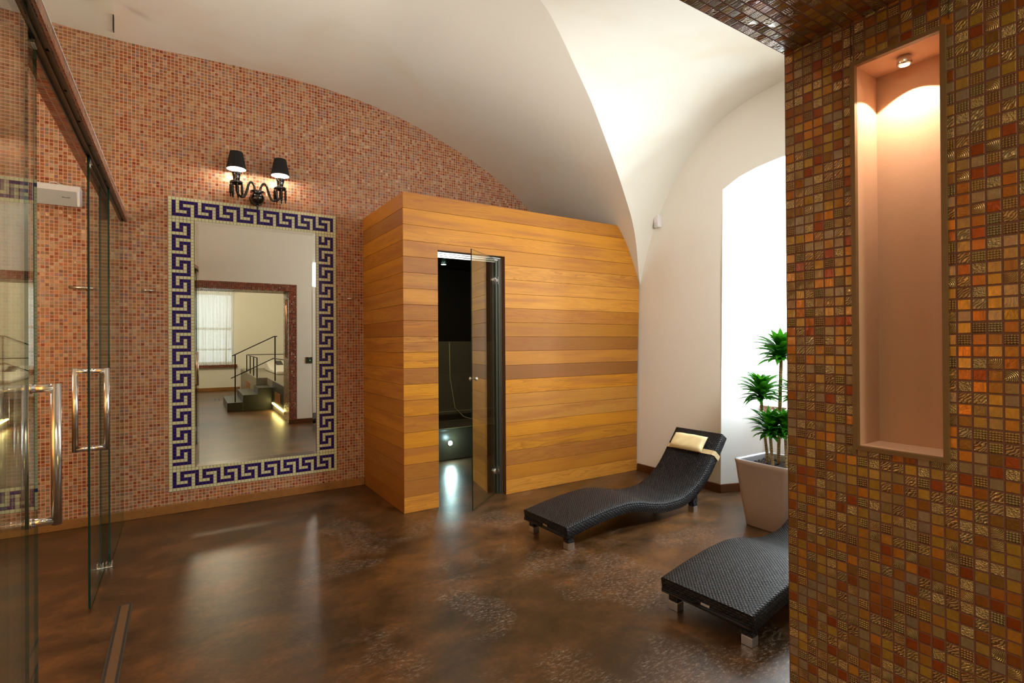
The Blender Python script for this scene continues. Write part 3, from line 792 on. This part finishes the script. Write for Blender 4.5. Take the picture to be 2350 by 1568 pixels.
# ------------------------------------------------------------------ glass partition at the left
GX = -.36
t = thing('header_beam', (GX, 2.7, 2.14), 'slim mosaic-edged overhead beam with dark metal sliding track', 'beam')
b = MB(); BZ0, BZ1 = 2.142, 2.187
b.box(-.412, -.368, YF, YM-.001, BZ0, BZ1, 'xXyYZ'); b.box(-.322, -.310, YF, YM-.001, BZ0+.002, BZ1, 'xXyYZ'); b.box(-.368, -.322, YF, YM-.001, BZ0+.02, BZ1)
b.cur = 1; b.box(-.412, -.368, YF, YM-.001, BZ0, BZ1, 'z'); b.box(-.322, -.310, YF, YM-.001, BZ0+.002, BZ1, 'z')
pb = [srgb(*c) for c in ((150, 88, 56), (134, 70, 46), (160, 104, 70), (140, 100, 80))]
b.build('beam_cladding', [mosaic('mosaic_beam', (1, 2), pb, srgb(180, 130, 104), (0, 2.142), .25, .06, .1), mosaic('mosaic_beam_under', (0, 1), pb, srgb(180, 130, 104), (-.412, 0), .25, .06, .1)], t)
b = MB(); b.box(-.3675, -.3225, YF+.001, YM-.002, BZ0+.012, BZ0+.019); b.box(-.3675, -.364, YF+.001, YM-.002, BZ0, BZ0+.012); b.box(-.326, -.3225, YF+.001, YM-.002, BZ0, BZ0+.012); b.box(-.348, -.342, YF+.001, YM-.002, BZ0+.004, BZ0+.012)
tr = b.build('sliding_track', 'track', t)
b = MB()
for y in (1.5, 1.8, 2.1, 2.4, 2.7, 3.0, 3.3, 3.6): b.lathe([(.0001, 0), (.005, 0), (.005, .002)], (-.335, y, BZ0+.0095), 10)
b.build('screws', 'black_metal', tr)
b = MB(); b.box(-.3115, -.309, YF, YM-.001, BZ1-.001, BZ1+.004); b.build('edge_trim', 'white_plastic', t)
def d_handle(t, y, z0, z1, gx):
    b = MB()
    for s in (1, -1):
        o_ = .060*s; x = gx
        b.tube([(x+s*.004, y, z1-.012), (x+o_, y, z1-.012), (x+o_, y, z1-.013)], .0115, 14)
        b.tube([(x+s*.004, y, z0+.012), (x+o_, y, z0+.012), (x+o_, y, z0+.013)], .0115, 14)
        b.tube([(x+o_, y, z0), (x+o_, y, z1)], .0125, 16)
        for z in (z0+.012, z1-.012): b.tube([(x+s*.004, y, z), (x+s*.009, y, z)], .0145, 16)
    b.build('pull_handle', 'chrome', t)
t = thing('sliding_glass_door', (GX, 3.8, 0), 'frameless sliding glass door further back on the left, near the mosaic wall', 'door', 'sliding glass doors')
slab((GX, 3.165), (GX, 4.58), .008, 2.152, .009, 'glass_pane', t); d_handle(t, 3.238, .742, 1.142, GX)
b = MB(); b.box(GX-.010, GX+.010, 3.175, 3.225, 2.125, 2.146); b.box(GX-.007, GX+.007, 3.19, 3.21, 2.105, 2.125); b.build('roller_clamp', 'chrome', t, bevel=.003)
t = thing('sliding_glass_door', (GX, 1.6, 0), 'frameless sliding glass door nearest the camera at the left edge', 'door', 'sliding glass doors')
slab((GX, 1.0), (GX, 2.075), .008, 2.152, .009, 'glass_pane', t); d_handle(t, 1.988, .735, 1.142, GX)
b = MB(); b.box(GX-.009, GX+.009, 2.02, 2.06, 2.13, 2.146); b.build('roller_clamp', 'chrome', t, bevel=.003)
t = thing('fixed_glass_panel', (-.335, 4.2, 0), 'fixed clear glass panel behind the far sliding door, lounge side', 'glass panel')
slab((-.336, 3.745), (-.336, 4.60), .006, 2.16, .008, 'glass_pane', t)
t = thing('fixed_glass_panel', (-.385, 4.2, 0), 'fixed clear glass panel behind the far sliding door, shower side', 'glass panel')
slab((-.384, 3.79), (-.384, 4.60), .006, 2.144, .008, 'glass_pane', t)
t = thing('fixed_glass_panel', (-.335, 1.4, 0), 'fixed clear glass panel beside the nearest sliding door at the left edge', 'glass panel')
slab((-.336, 1.0), (-.336, 1.835), .006, 2.16, .008, 'glass_pane', t)
t = thing('glass_transom', (-.345, 2.6, BZ1), 'clear glass transom standing on the header beam up to the vault', 'glass panel')
slab((-.345, .80), (-.345, 4.13), BZ1, 3.43, .008, 'glass_pane', t, ('glass', 'glass'))
b = MB(); b.box(-.352, -.338, 4.10, 4.135, 3.235, 3.335); b.build('glass_clamp', 'black_metal', t, bevel=.002)
t = thing('floor_guide', (GX, 3.74, 0), 'small chrome floor guide under the glass panels', 'door guide')
b = MB(); b.box(-.40, -.32, 3.71, 3.75, 0.0005, .006); b.build('guide_plate', 'chrome', t, bevel=.001)
b = MB()
for x in (-.397, -.372, -.348, -.323): b.box(x-.003, x+.003, 3.715, 3.745, .006, .03)
b.build('guide_pin', 'chrome', t, bevel=.001)

# floor drain
t = thing('linear_drain', (-.22, 2.4, 0), 'long narrow linear floor drain with dark slotted edges', 'floor drain')
b = MB()
b.box(-.2495, -.2455, 1.4, 3.145, .0005, .002); b.box(-.1965, -.1925, 1.4, 3.145, .0005, .002); b.box(-.2455, -.1965, 3.141, 3.145, .0005, .002); b.build('drain_frame', 'track', t)
b = MB(); b.box(-.2365, -.2055, 1.405, 3.132, .0005, .0024); b.build('drain_cover', plain('worn_brown_cover', srgb(104, 78, 52), .4, 0), t)
b = MB(); b.box(-.2455, -.2365, 1.4, 3.141, .0004, .0012); b.build('slot', 'dark_print', t)
b = MB(); b.box(-.2055, -.1965, 1.4, 3.141, .0004, .0012); b.build('slot', 'dark_print', t)

# ------------------------------------------------------------------ loungers
TOP = smooth_tab([(0, .150), (.095, .165), (.229, .184), (.37, .199), (.518, .204), (.642, .192), (.804, .155), (.94, .137), (1.065, .138), (1.195, .173), (1.31, .237), (1.39, .309), (1.462, .394), (1.535, .478), (1.585, .543)], .025)
LYAW = math.radians(2.5); LW_ = .435
def lounger_mesh(loc):
    W = LW_; th = .068
    pts = TOP; n = len(pts)
    nor = []
    for i in range(n):
        a, c = pts[max(i-1, 0)], pts[min(i+1, n-1)]; dx, dz = c[0]-a[0], c[1]-a[1]; l = math.hypot(dx, dz); nor.append((-dz/l, dx/l))
    s = [0]
    for i in range(1, n): s.append(s[-1]+math.hypot(pts[i][0]-pts[i-1][0], pts[i][1]-pts[i-1][1]))
    b = MB(); nv = 8; r = .012
    # top surface with rolled edges (cross-section over y), then sides
    sec = [(0.0, -th), (0.0, -r), (.0035, -.0035), (r, 0)]+[(r+(W-2*r)*k/nv, 0) for k in range(1, nv)]+[(W-r, 0), (W-.0035, -.0035), (W, -r), (W, -th)]
    m = len(sec)
    for i in range(n):
        for y, dz in sec: b.v.append((loc[0]+pts[i][0]+nor[i][0]*dz, loc[1]+y, pts[i][1]+nor[i][1]*dz))
    acc = [0]
    for k in range(1, m): acc.append(acc[-1]+math.hypot(sec[k][0]-sec[k-1][0], sec[k][1]-sec[k-1][1]))
    for i in range(n-1):
        for k in range(m-1):
            side = k < 1 or k >= m-2; b.cur = 1 if side else 0
            a = (loc,)
            uvs = [(s[i], acc[k]), (s[i], acc[k+1]), (s[i+1], acc[k+1]), (s[i+1], acc[k])]
            b.face((i*m+k, i*m+k+1, (i+1)*m+k+1, (i+1)*m+k), True, uvs)
    # underside + ends
    b.cur = 1
    for i in range(n-1): b.face((i*m, (i+1)*m, (i+1)*m+m-1, i*m+m-1), False, [(s[i], 0), (s[i+1], 0), (s[i+1], W), (s[i], W)])
    for i, fl in ((0, 1), (n-1, -1)):
        ii = len(b.v)
        for k in range(m): b.v.append(b.v[i*m+k])
        f = [ii+k for k in range(m)]; uv = [(sec[k][0], sec[k][1]) for k in range(m)]
        if fl < 0: f = f[::-1]; uv = uv[::-1]
        b.face(f, False, uv)
    return b
def make_lounger():
    loc = (1.945, 2.455, 0); W = LW_
    t = thing('sun_lounger', loc, 'black woven wave-shaped lounger with cream headrest pillow, in front of the wooden cabin', 'lounger', 'black rattan loungers')
    lounger_mesh(loc).build('woven_body', ['weave_top', 'weave_side'], t)
    for lx, ly in ((.030, .022), (.030, W-.067), (1.245, .020), (1.245, W-.067)):
        x, y = loc[0]+lx, loc[1]+ly
        ztop = .10 if lx < .5 else .17
        b = MB(); b.cur = 0
        for (a0, a1, b0, b1) in ((x, x, y, y+.045), (x+.045, x+.045, y, y+.045)): b.quad((a0, b0, .042), (a1, b1, .042), (a1, b1, ztop), (a0, b0, ztop), uv=[(0, 0), (.045, 0), (.045, .06), (0, .06)])
        for yy in (y, y+.045): b.quad((x, yy, .042), (x+.045, yy, .042), (x+.045, yy, ztop), (x, yy, ztop), uv=[(0, 0), (.045, 0), (.045, .06), (0, .06)])
        b.quad((x, y, .042), (x+.045, y, .042), (x+.045, y+.045, .042), (x, y+.045, .042), uv=[(0, 0)]*4)
        lg = b.build('leg', 'weave_side', t)
        b = MB(); b.box(x-.001, x+.046, y-.001, y+.046, 0.0005, .040); c = b.build('foot_cap', 'alu', lg, bevel=.0015); c['label'] = 'square brushed metal foot cap'
    t.rotation_euler = (0, 0, LYAW)
    # woven apron under the foot end
    b = MB(); x = loc[0]+.001
    b.box(x-.001, x+.020, loc[1]+.004, loc[1]+W-.004, .082, .10); b.uv = {k: [(0, 0), (.03, 0), (.03, .02), (0, .02)] for k in range(6)}
    b.build('foot_rail', 'weave_side', t)
    b = MB(); x = loc[0]+.0045; b.box(x-.004, x+.0, loc[1]+.19, loc[1]+.232, .100, .112); p = b.build('name_plate', 'chrome', t, bevel=.001); p['label'] = 'small metal plate on the foot end'
    return t
L1 = make_lounger()
L2 = copy_tree(L1); L2.location = (1.938, 1.252, 0); L2.rotation_euler = (0, 0, math.radians(3.8)); L2.scale = (1, 1.04, 1); L2['label'] = 'black woven wave-shaped lounger nearest the camera, cut off by the mosaic pillar'
# headrest pillow on lounger 1
t = thing('headrest_pillow', (3.28, 2.66, .5), 'cream padded headrest pillow strapped to the far lounger', 'pillow')
c_, s_n = math.cos(LYAW), math.sin(LYAW)
def curve_at(sx):
    z = interp(TOP, sx); z2 = interp(TOP, sx+.01); l = math.hypot(.01, z2-z); return Vector((1.945+sx, 0, z)), Vector((.01/l, 0, (z2-z)/l)), Vector((-(z2-z)/l, 0, .01/l))
p0, tg, nm = curve_at(1.502)
b = MB(); NU, NV = 22, 14; LW, LL, TH = .30, .140, .064
for side in (1, -1):
    base = len(b.v)
    for i in range(NU+1):
        for j in range(NV+1):
            a, c = -1+2*i/NU, -1+2*j/NV
            e = (max(0, 1-a**6)**.5)*(max(0, 1-c**4)**.5)
            wob = .002*math.sin(a*9+c*4)
            pinch = 1-.03*(1-abs(c))*abs(a)**4
            q = p0+tg*(c*LL/2*(1-.03*abs(a)**3))+nm*(TH*.5+side*TH*.5*e+wob*e)
            b.v.append((q.x, 2.690+a*LW/2*pinch, q.z))
    for i in range(NU):
        for j in range(NV):
            f = (base+i*(NV+1)+j, base+i*(NV+1)+j+1, base+(i+1)*(NV+1)+j+1, base+(i+1)*(NV+1)+j); b.face(f if side > 0 else f[::-1], True)
b.build('cushion', 'cream_vinyl', t)
b = MB(); q0, tg2, nm2 = curve_at(1.475)
sw = .019
ys_ = [2.455-.0045, 2.455-.0045, 2.455+.010, 2.455+LW_-.010, 2.455+LW_+.0045, 2.455+LW_+.0045]; hs = [-.074, -.008, .0035, .0035, -.008, -.074]
for k in range(5):
    A = [q0+tg2*(s_*sw)+nm2*hs[k] for s_ in (-1, 1)]; B = [q0+tg2*(s_*sw)+nm2*hs[k+1] for s_ in (-1, 1)]
    b.quad((A[0].x, ys_[k], A[0].z), (A[1].x, ys_[k], A[1].z), (B[1].x, ys_[k+1], B[1].z), (B[0].x, ys_[k+1], B[0].z))
o = b.build('strap', 'strap', t); sm = o.modifiers.new('solid', 'SOLIDIFY'); sm.thickness = .002
dx_, dy_ = t.location.x-1.945, t.location.y-2.455
t.location = (1.945+dx_*c_-dy_*s_n, 2.455+dx_*s_n+dy_*c_, t.location.z); t.rotation_euler = (0, 0, LYAW)

# ------------------------------------------------------------------ potted plant
def plant():
    cx, cy = 3.415, 2.025
    t = thing('potted_plant', (cx, cy, 0), 'multi-stemmed leafy dracaena in a square tapered taupe planter by the window recess', 'plant')
    b = MB(); b.cur = 0
    prof = [(.148, 0.001), (.152, .012), (.168, .14), (.186, .30), (.198, .42), (.203, .445), (.200, .452), (.180, .450), (.175, .440), (.172, .385)]
    seg = 6; rings = []
    for k, (h, z) in enumerate(prof):
        rc = .045 if k < 7 else .03; ring = []
        for q, (sx, sy) in enumerate(((1, 1), (-1, 1), (-1, -1), (1, -1))):
            for s_ in range(seg+1):
                th = PI/2*q+PI/2*s_/seg
                ring.append((cx+sx*(h-rc)+rc*math.cos(th), cy+sy*(h-rc)+rc*math.sin(th), z))
        rings.append(ring)
    n = len(rings[0])
    for r_ in rings: b.v += r_
    for k in range(len(rings)-1):
        b.cur = 0 if k < 6 else 1
        for j in range(n): b.face((k*n+j, k*n+(j+1) % n, (k+1)*n+(j+1) % n, (k+1)*n+j), True)
    b.cur = 0; b.face([j for j in range(n)][::-1])
    b.build('planter', ['planter', 'planter_in'], t)
    b = MB(); N = 22
    for i in range(N+1):
        for j in range(N+1):
            x = -.171+.342*i/N; y = -.171+.342*j/N
            b.v.append((cx+x, cy+y, .405+.012*math.sin(i*2.1)*math.cos(j*1.7)+random.uniform(-.010, .010)))
    for i in range(N):
        for j in range(N): b.face((i*(N+1)+j, (i+1)*(N+1)+j, (i+1)*(N+1)+j+1, i*(N+1)+j+1), True)
    so = b.build('soil', 'soil', t); so['kind'] = 'stuff'
    def head(c, L, n, name, par, droop=1.0):
        b = MB()
        for k in range(n):
            f = k/n; th = k*2.39996+random.uniform(-.3, .3); el = math.radians(85-76*f**.9+random.uniform(-8, 8)); ln = L*random.uniform(.75, 1.08)*(.72+.28*math.sin(PI*min(1, f*1.3)))
            w = L*random.uniform(.16, .215); b.cc = (random.random(), random.random(), 0)
            hd = Vector((math.cos(th), math.sin(th), 0)); side = Vector((-math.sin(th), math.cos(th), 0))
            base = len(b.v); p = Vector(c)+Vector((0, 0, .35*L*(.5-f)))+hd*.008; e = el; S_ = 9
            tw = random.uniform(-.5, .5)
            for i in range(S_+1):
                u = i/S_; ww = w*(math.sin(PI*min(1, .12+u*.88))**.75)*(1-u**5)*.5+.0008
                dirv = hd*math.cos(e)+Vector((0, 0, math.sin(e))); nv = (-hd*math.sin(e)+Vector((0, 0, math.cos(e))))
                sd = side*math.cos(tw*u)+nv*math.sin(tw*u)
                b.v += [tuple(p-sd*ww+nv*ww*.35), tuple(p), tuple(p+sd*ww+nv*ww*.35)]
                p = p+dirv*(ln/S_); e -= droop*random.uniform(.05, .11)*(1+u)
            for i in range(S_):
                a = base+i*3
                b.face((a, a+1, a+4, a+3), True); b.face((a+1, a+2, a+5, a+4), True)
        return b.build(name, 'leaf', par)
    # stems: (base, top, head size)
    for (bx, by, tx, ty, tz, L, nl, r) in ((3.49, 2.06, 3.42, 1.992, 1.145, .21, 104, .0105), (3.47, 2.12, 3.40, 2.128, .865, .205, 96, .0095), (3.36, 2.02, 3.33, 2.02, .635, .19, 90, .009), (3.50, 1.95, 3.48, 1.90, .87, .20, 90, .009), (3.40, 1.95, 3.40, 1.955, .645, .185, 88, .009)):
        pts = [(bx+(tx-bx)*u, by+(ty-by)*u, .385+(tz-.385)*u) for u in [i/12 for i in range(13)]]
        b = MB(); b.tube(pts, [r*(1+.06*(i % 2)) for i in range(13)], 12); s_ = b.build('stem', 'trunk', t)
        head((tx, ty, tz+.02), L, nl, 'foliage', s_)
plant()

# motion sensor
t = thing('motion_sensor', (3.84, 3.43, 2.34), 'small white motion sensor mounted high on the white wall at the vault corner', 'sensor')
b = MB(); b.box(3.802, 3.852, 3.392, 3.452, 2.338, 2.452); b.build('sensor_body', 'white_plastic', t, bevel=.012, seg=3)
b = MB(); b.box(3.799, 3.803, 3.402, 3.442, 2.38, 2.44); b.build('sensor_lens', 'shade_in', t, bevel=.003)
b = MB(); b.box(3.8, 3.8025, 3.420, 3.424, 2.352, 2.356); b.build('indicator', 'dark_print', t)

# ------------------------------------------------------------------ room behind the camera (seen in the mirror)
WY = -5.5
b = MB()
wx0, wx1, wz0_, wz1_ = -.55, 1.02, .66, 2.42
b.box(-2.6, wx0, WY-.2, WY, 0, 3.4); b.box(wx1, 4.2, WY-.2, WY, 0, 3.4); b.box(wx0, wx1, WY-.2, WY, 0, wz0_); b.box(wx0, wx1, WY-.2, WY, wz1_, 3.4)
struct(b.build('wall_rear', 'plaster'))
b = MB(); b.box(-2.6, -2.4, WY, YB, 0, 3.4); struct(b.build('wall_rear_left', 'plaster'))
b = MB(); b.box(4.0, 4.2, WY, YB, 0, 3.4); struct(b.build('wall_rear_right', 'plaster'))
b = MB(); b.box(-2.6, 4.2, WY-.2, YB, 3.3, 3.4); struct(b.build('ceiling_rear', 'vault'))
b = MB(); b.box(-2.4, 1.15, WY, WY+.02, 0, .08); struct(b.build('baseboard_rear', 'base_gold'))
b = MB(); b.box(-.6, 1.09, WY, WY+.07, .575, .645); struct(b.build('trim_4', 'mos_bxz'))
b = MB()
for (a, c, d, e) in ((wx0, wx1, wz0_, wz0_+.05), (wx0, wx1, wz1_-.05, wz1_), (wx0, wx0+.05, wz0_, wz1_), (wx1-.05, wx1, wz0_, wz1_), (.21, .26, wz0_, wz1_), (wx0, wx1, 1.0, 1.04), (wx0, wx1, 1.5, 1.56)):
    k_ = .003 if c-a > .2 else 0
    b.box(a, c, WY-.12+k_, WY-.07-k_, d, e)
wf = struct(b.build('window_2', 'white_plastic')); b = MB(); b.box(wx0, wx1, WY-.10, WY-.094, wz0_, wz1_); b.build('pane', 'glass', wf)
# curtain
b = MB(); n = 220
for k in range(n+1):
    x = -.62+1.64*k/n; a = k/n*2*PI*21
    for q, z in enumerate((2.47, 2.43, 2.40, 1.5, .64)):
        amp = (.004, .006, .014, .034, .038)[q]
        xx = x+(.012*math.sin(a*.5)*(q >= 3)) - (.04*(q-2)/2 if q > 2 and k > n*.9 else 0)
        b.v.append((xx, WY+.10+amp*math.sin(a+.6*math.sin(a*.31)), z))
for k in range(n):
    for q in range(4): b.face((k*5+q, (k+1)*5+q, (k+1)*5+q+1, k*5+q+1), True)
o = b.build('curtain', 'curtain'); tag(o, 'sheer pleated cream curtain over the rear window, seen in the mirror', 'curtain')
b = MB(); b.tube([(-.66, WY+.10, 2.45), (1.06, WY+.10, 2.45)], .008, 10)
tag(b.build('curtain_rail', 'white_plastic'), 'slim white rail carrying the sheer curtain, seen in the mirror', 'curtain rail')
# platform and stairs
PZ = .53
t = thing('raised_platform', (2.4, -2, 0), 'raised concrete platform behind the opening, seen in the mirror', 'platform')
b = MB(); b.box(1.365, 3.99, -1.95, YB-.002, 0, PZ); b.box(1.17, 3.99, WY+.02, -1.95, 0, PZ); b.build('platform_body', 'stone_l', t, bevel=.006)
b = MB(); b.box(1.355, 1.364, -1.10, YB-.01, .14, PZ-.005); b.build('side_panel', 'stone', t)
t = thing('stone_steps', (.9, -1.8, 0), 'three dark stone steps leading up to the platform, seen in the mirror', 'steps')
for x0, x1, y0, z in ((.637, .883, -2.5, .156), (.883, 1.128, -2.5, .283), (1.128, 1.36, -1.94, .40)):
    b = MB(); b.box(x0, x1 if z > .3 else x1+.001, y0, -1.18, 0, z); b.build('step', 'stone', t, bevel=.004)
for (y0, y1, z0, z1, X, lab) in ((-.75, -.14, .19, .37, 1.352, 'slatted wooden vent in the dark platform side nearest the steps, seen in the mirror'), (-4.1, -3.1, .10, .36, 1.167, 'slatted wooden vent in the far pale platform side, seen in the mirror')):
    b = MB()
    for k in range(9): z = z0+(z1-z0)*k/9; b.box(X-.004, X, y0, y1, z, z+(z1-z0)/9*.6)
    tag(b.build('wall_vent', 'vent'), lab, 'vent', 'platform vents')
b = MB(); b.box(1.342, 1.354, -1.05, .20, .115, .135); tag(b.build('glow_strip', 'led_yel'), 'glowing yellow-white strip light along the platform base, seen in the mirror', 'strip light')
t = thing('stair_railing', (1.1, -1.25, .15), 'thin black metal handrail climbing the steps, seen in the mirror', 'railing')
P1, P2 = (.765, -1.25), (1.385, -.98)
b = MB(); b.box(P1[0]-.01, P1[0]+.01, P1[1]-.01, P1[1]+.01, .157, 1.0); b.build('post', 'black_metal', t)
b = MB(); b.box(P2[0]-.01, P2[0]+.01, P2[1]-.01, P2[1]+.01, PZ+.001, 1.335); b.build('post', 'black_metal', t)
b = MB(); b.box(P2[0]-.01, P2[0]+.01, .10, .12, PZ+.001, .95); b.build('post', 'black_metal', t)
b = MB(); b.tube([(.72, -1.27, .985), (1.37, -.98, 1.335), (1.42, -.97, 1.335)], .009, 8); b.build('handrail', 'black_metal', t)
b = MB(); b.tube([(.70, -1.27, .585), (1.36, -.98, .94), (1.39, .24, .948)], .008, 8); b.build('mid_rail', 'black_metal', t)
t = thing('platform_railing', (1.18, -3, PZ), 'low black metal railing around the far platform edge, seen in the mirror', 'railing')
for y in (-1.98, -2.6, -3.3, -4.1):
    b = MB(); b.box(1.18, 1.20, y-.01, y+.01, PZ+.001, .92); b.build('post', 'black_metal', t)
b = MB(); b.tube([(1.19, -1.96, .92), (1.19, -4.12, .92), (2.6, -4.12, .92)], .008, 8); b.build('top_rail', 'black_metal', t)
# folded mat
t = thing('lounge_mat', (2.0, -3.2, PZ), 'white padded mat lying on the platform, seen in the mirror', 'mat')
b = MB(); b.prism([(-4.6, PZ+.001), (-4.6, PZ+.20), (-4.4, PZ+.24), (-3.7, PZ+.09), (-2.6, PZ+.08), (-2.6, PZ+.001)], 0, 1.62, 2.25); b.build('padding', 'cloth', t, bevel=.03, seg=3)
b = MB(); b.prism([(-4.36, PZ+.2325), (-4.355, PZ+.2325), (-3.95, PZ+.146), (-3.955, PZ+.142)], 0, 1.8, 1.95); b.build('print', 'dark_print', t)
# card reader on the pier facing the mirror
t = thing('wall_reader', (1.65, YF, .95), 'oval dark wall reader with a green light beside the opening, seen in the mirror', 'reader')
b = MB(); b.box(1.592, 1.692, YT-.002, YT+.010, .915, 1.012); b.build('reader_plate', plain('bronze_plate', srgb(96, 92, 60), .35, .6), t, bevel=.004)
b = MB(); b.box(1.622, 1.690, YT+.010, YT+.020, .925, 1.002); b.build('reader_body', 'dark_print', t, bevel=.004)
b = MB(); b.box(1.650, 1.658, YT+.020, YT+.022, .958, .966); b.build('indicator', 'green_led', t)
b = MB(); b.box(1.715, 1.728, YT+.0005, YF+.006, .45, 2.04); tag(b.build('glow_strip', 'bright_edge'), 'thin vertical glowing bar standing in for a brightly lit edge, far right in the mirror', 'strip light')  # no lamp: the bar glows in place of a brightly lit edge
# low bollard and floor slots
t = thing('floor_lamp_post', (.20, -1.25, 0), 'short metal post light on the floor at the left edge of the mirror', 'post light')
b = MB(); b.box(.165, .20, -1.27, -1.24, 0.0005, .225); b.build('post_body', 'chrome', t)
for x in (.53, .60):
    b = MB(); b.box(x-.012, x+.012, -3.55, -3.2, .0005, .003); tag(b.build('floor_slot', 'dark_print'), 'dark slot in the rear room floor, seen in the mirror', 'floor slot', 'pair of floor slots')

# ------------------------------------------------------------------ lights
def area(name, loc, rot, sx, sy, power, color, spread=None):
    l = bpy.data.lights.new(name, 'AREA'); l.shape = 'RECTANGLE'; l.size = sx; l.size_y = sy; l.energy = power; l.color = color
    if spread: l.spread = math.radians(spread)
    o = bpy.data.objects.new(name, l); COL.objects.link(o); o.location = loc; o.rotation_euler = rot; return o
def point(name, loc, power, color, r=.1):
    l = bpy.data.lights.new(name, 'POINT'); l.energy = power; l.color = color; l.shadow_soft_size = r
    o = bpy.data.objects.new(name, l); COL.objects.link(o); o.location = loc; return o
def spot(name, loc, target, power, color, ang, blend=.5, r=.03):
    l = bpy.data.lights.new(name, 'SPOT'); l.energy = power; l.color = color; l.spot_size = math.radians(ang); l.spot_blend = blend; l.shadow_soft_size = r
    o = bpy.data.objects.new(name, l); COL.objects.link(o); o.location = loc
    o.rotation_euler = (Vector(target)-Vector(loc)).to_track_quat('-Z', 'Y').to_euler(); return o
# daylight through the two windows (area lights stand just outside the panes)
area('daylight_recess', (4.60, 2.22, 1.65), (0, math.radians(90), 0), 1.85, .58, 130, (.86, .94, 1))
area('daylight_rear', (.23, WY-.2, 1.55), (math.radians(90), 0, 0), 1.5, 1.7, 11, (.75, .9, 1))
# added fill for the rear room and the jamb, no fixtures behind it
point('rear_room_fill', (.6, -2.8, 2.8), 130, (1, .90, .68), .25)
point('rear_room_fill_left', (-1.6, -.5, 2.2), 22, (1, .86, .58), .2)
# niche spots
spot('niche_spot', (1.405, .522, 1.882), (1.405, .522, 0), 9, (1, .85, .66), 112, .12, .004)
spot('niche_spot_left', (-.505, .522, 1.882), (-.505, .522, 0), 14, (1, .70, .34), 112, .12, .004)
# added upward fill that brightens the vault, no uplighter stands there
area('lounge_fill_up', (.45, 2.6, 2.25), (math.radians(180), 0, 0), .6, .6, 8.5, (1, .95, .86))
area('lounge_fill_up_right', (2.4, 2.0, 1.7), (math.radians(180), 0, 0), .8, .6, 6, (1, .98, .95))
# added fill from beside the front wall, no lamp is mounted there
o = area('front_wall_fill', (2.7, .86, 2.3), (0, 0, 0), .7, .4, 27, (.98, .99, 1), 130); o.rotation_euler = (Vector((2.6, 3.6, 1.0))-o.location).to_track_quat('-Z', 'Y').to_euler()
point('shower_fill', (-1.5, 3.3, 1.9), 34, (1, .88, .70), .2)  # unseen fill added behind the glass doors
area('shower_wall_fill', (-1.5, 1.35, 1.6), (0, math.radians(90), 0), 1.4, .8, 120, (1, .56, .16))  # added orange source facing the left wall, for its reflection in the jamb
spot('vault_uplight', (.4, 1.8, 1.9), (.45, 3.6, 3.45), 24, (1, .88, .80), 44, .6, .05)
spot('vault_fill_right', (1.9, 1.9, 1.9), (2.35, 3.5, 3.3), 20, (1, .96, .90), 64, 1.0, .05)  # extra spot added to lift the right half of the main vault
area('cabin_fill', (2.3, 4.5, 2.2), (math.radians(25), 0, 0), .3, .3, 9, (1, .9, .7))  # added fill for the bench back, separate from the modelled downlight
point('cabin_glow', (2.45, 4.98, .22), 1.0, (.6, .95, 1), .02)
w = bpy.data.worlds.new('World'); S.world = w; w.use_nodes = True
bg = w.node_tree.nodes['Background']; bg.inputs[0].default_value = (.85, .93, 1, 1); bg.inputs[1].default_value = 1.1

# ------------------------------------------------------------------ camera
cam = bpy.data.cameras.new('camera'); co = bpy.data.objects.new('camera', cam); COL.objects.link(co); S.camera = co
cam.sensor_width = 36; cam.lens = 1198.9/2350*36; cam.clip_start = .02
yaw, pit, rol = math.radians(32.53), math.radians(.2235), math.radians(-.358)
fw = Vector((math.sin(yaw)*math.cos(pit), math.cos(yaw)*math.cos(pit), math.sin(pit))); rt = Vector((math.cos(yaw), -math.sin(yaw), 0)); up = rt.cross(fw)
r_ = rt*math.cos(rol)+up*math.sin(rol); u_ = -rt*math.sin(rol)+up*math.cos(rol)
mw = Matrix((( r_.x, u_.x, -fw.x, 0), (r_.y, u_.y, -fw.y, 0), (r_.z, u_.z, -fw.z, 1.25), (0, 0, 0, 1)))
co.matrix_world = mw
S.view_settings.view_transform = 'Standard'; S.view_settings.look = 'None'; S.view_settings.gamma = 1; S.view_settings.use_curve_mapping = False
S.view_settings.exposure = 0.0
S.cycles.transparent_max_bounces = 32
S.cycles.max_bounces = 12
S.cycles.glossy_bounces = 6
S.cycles.caustics_reflective = False
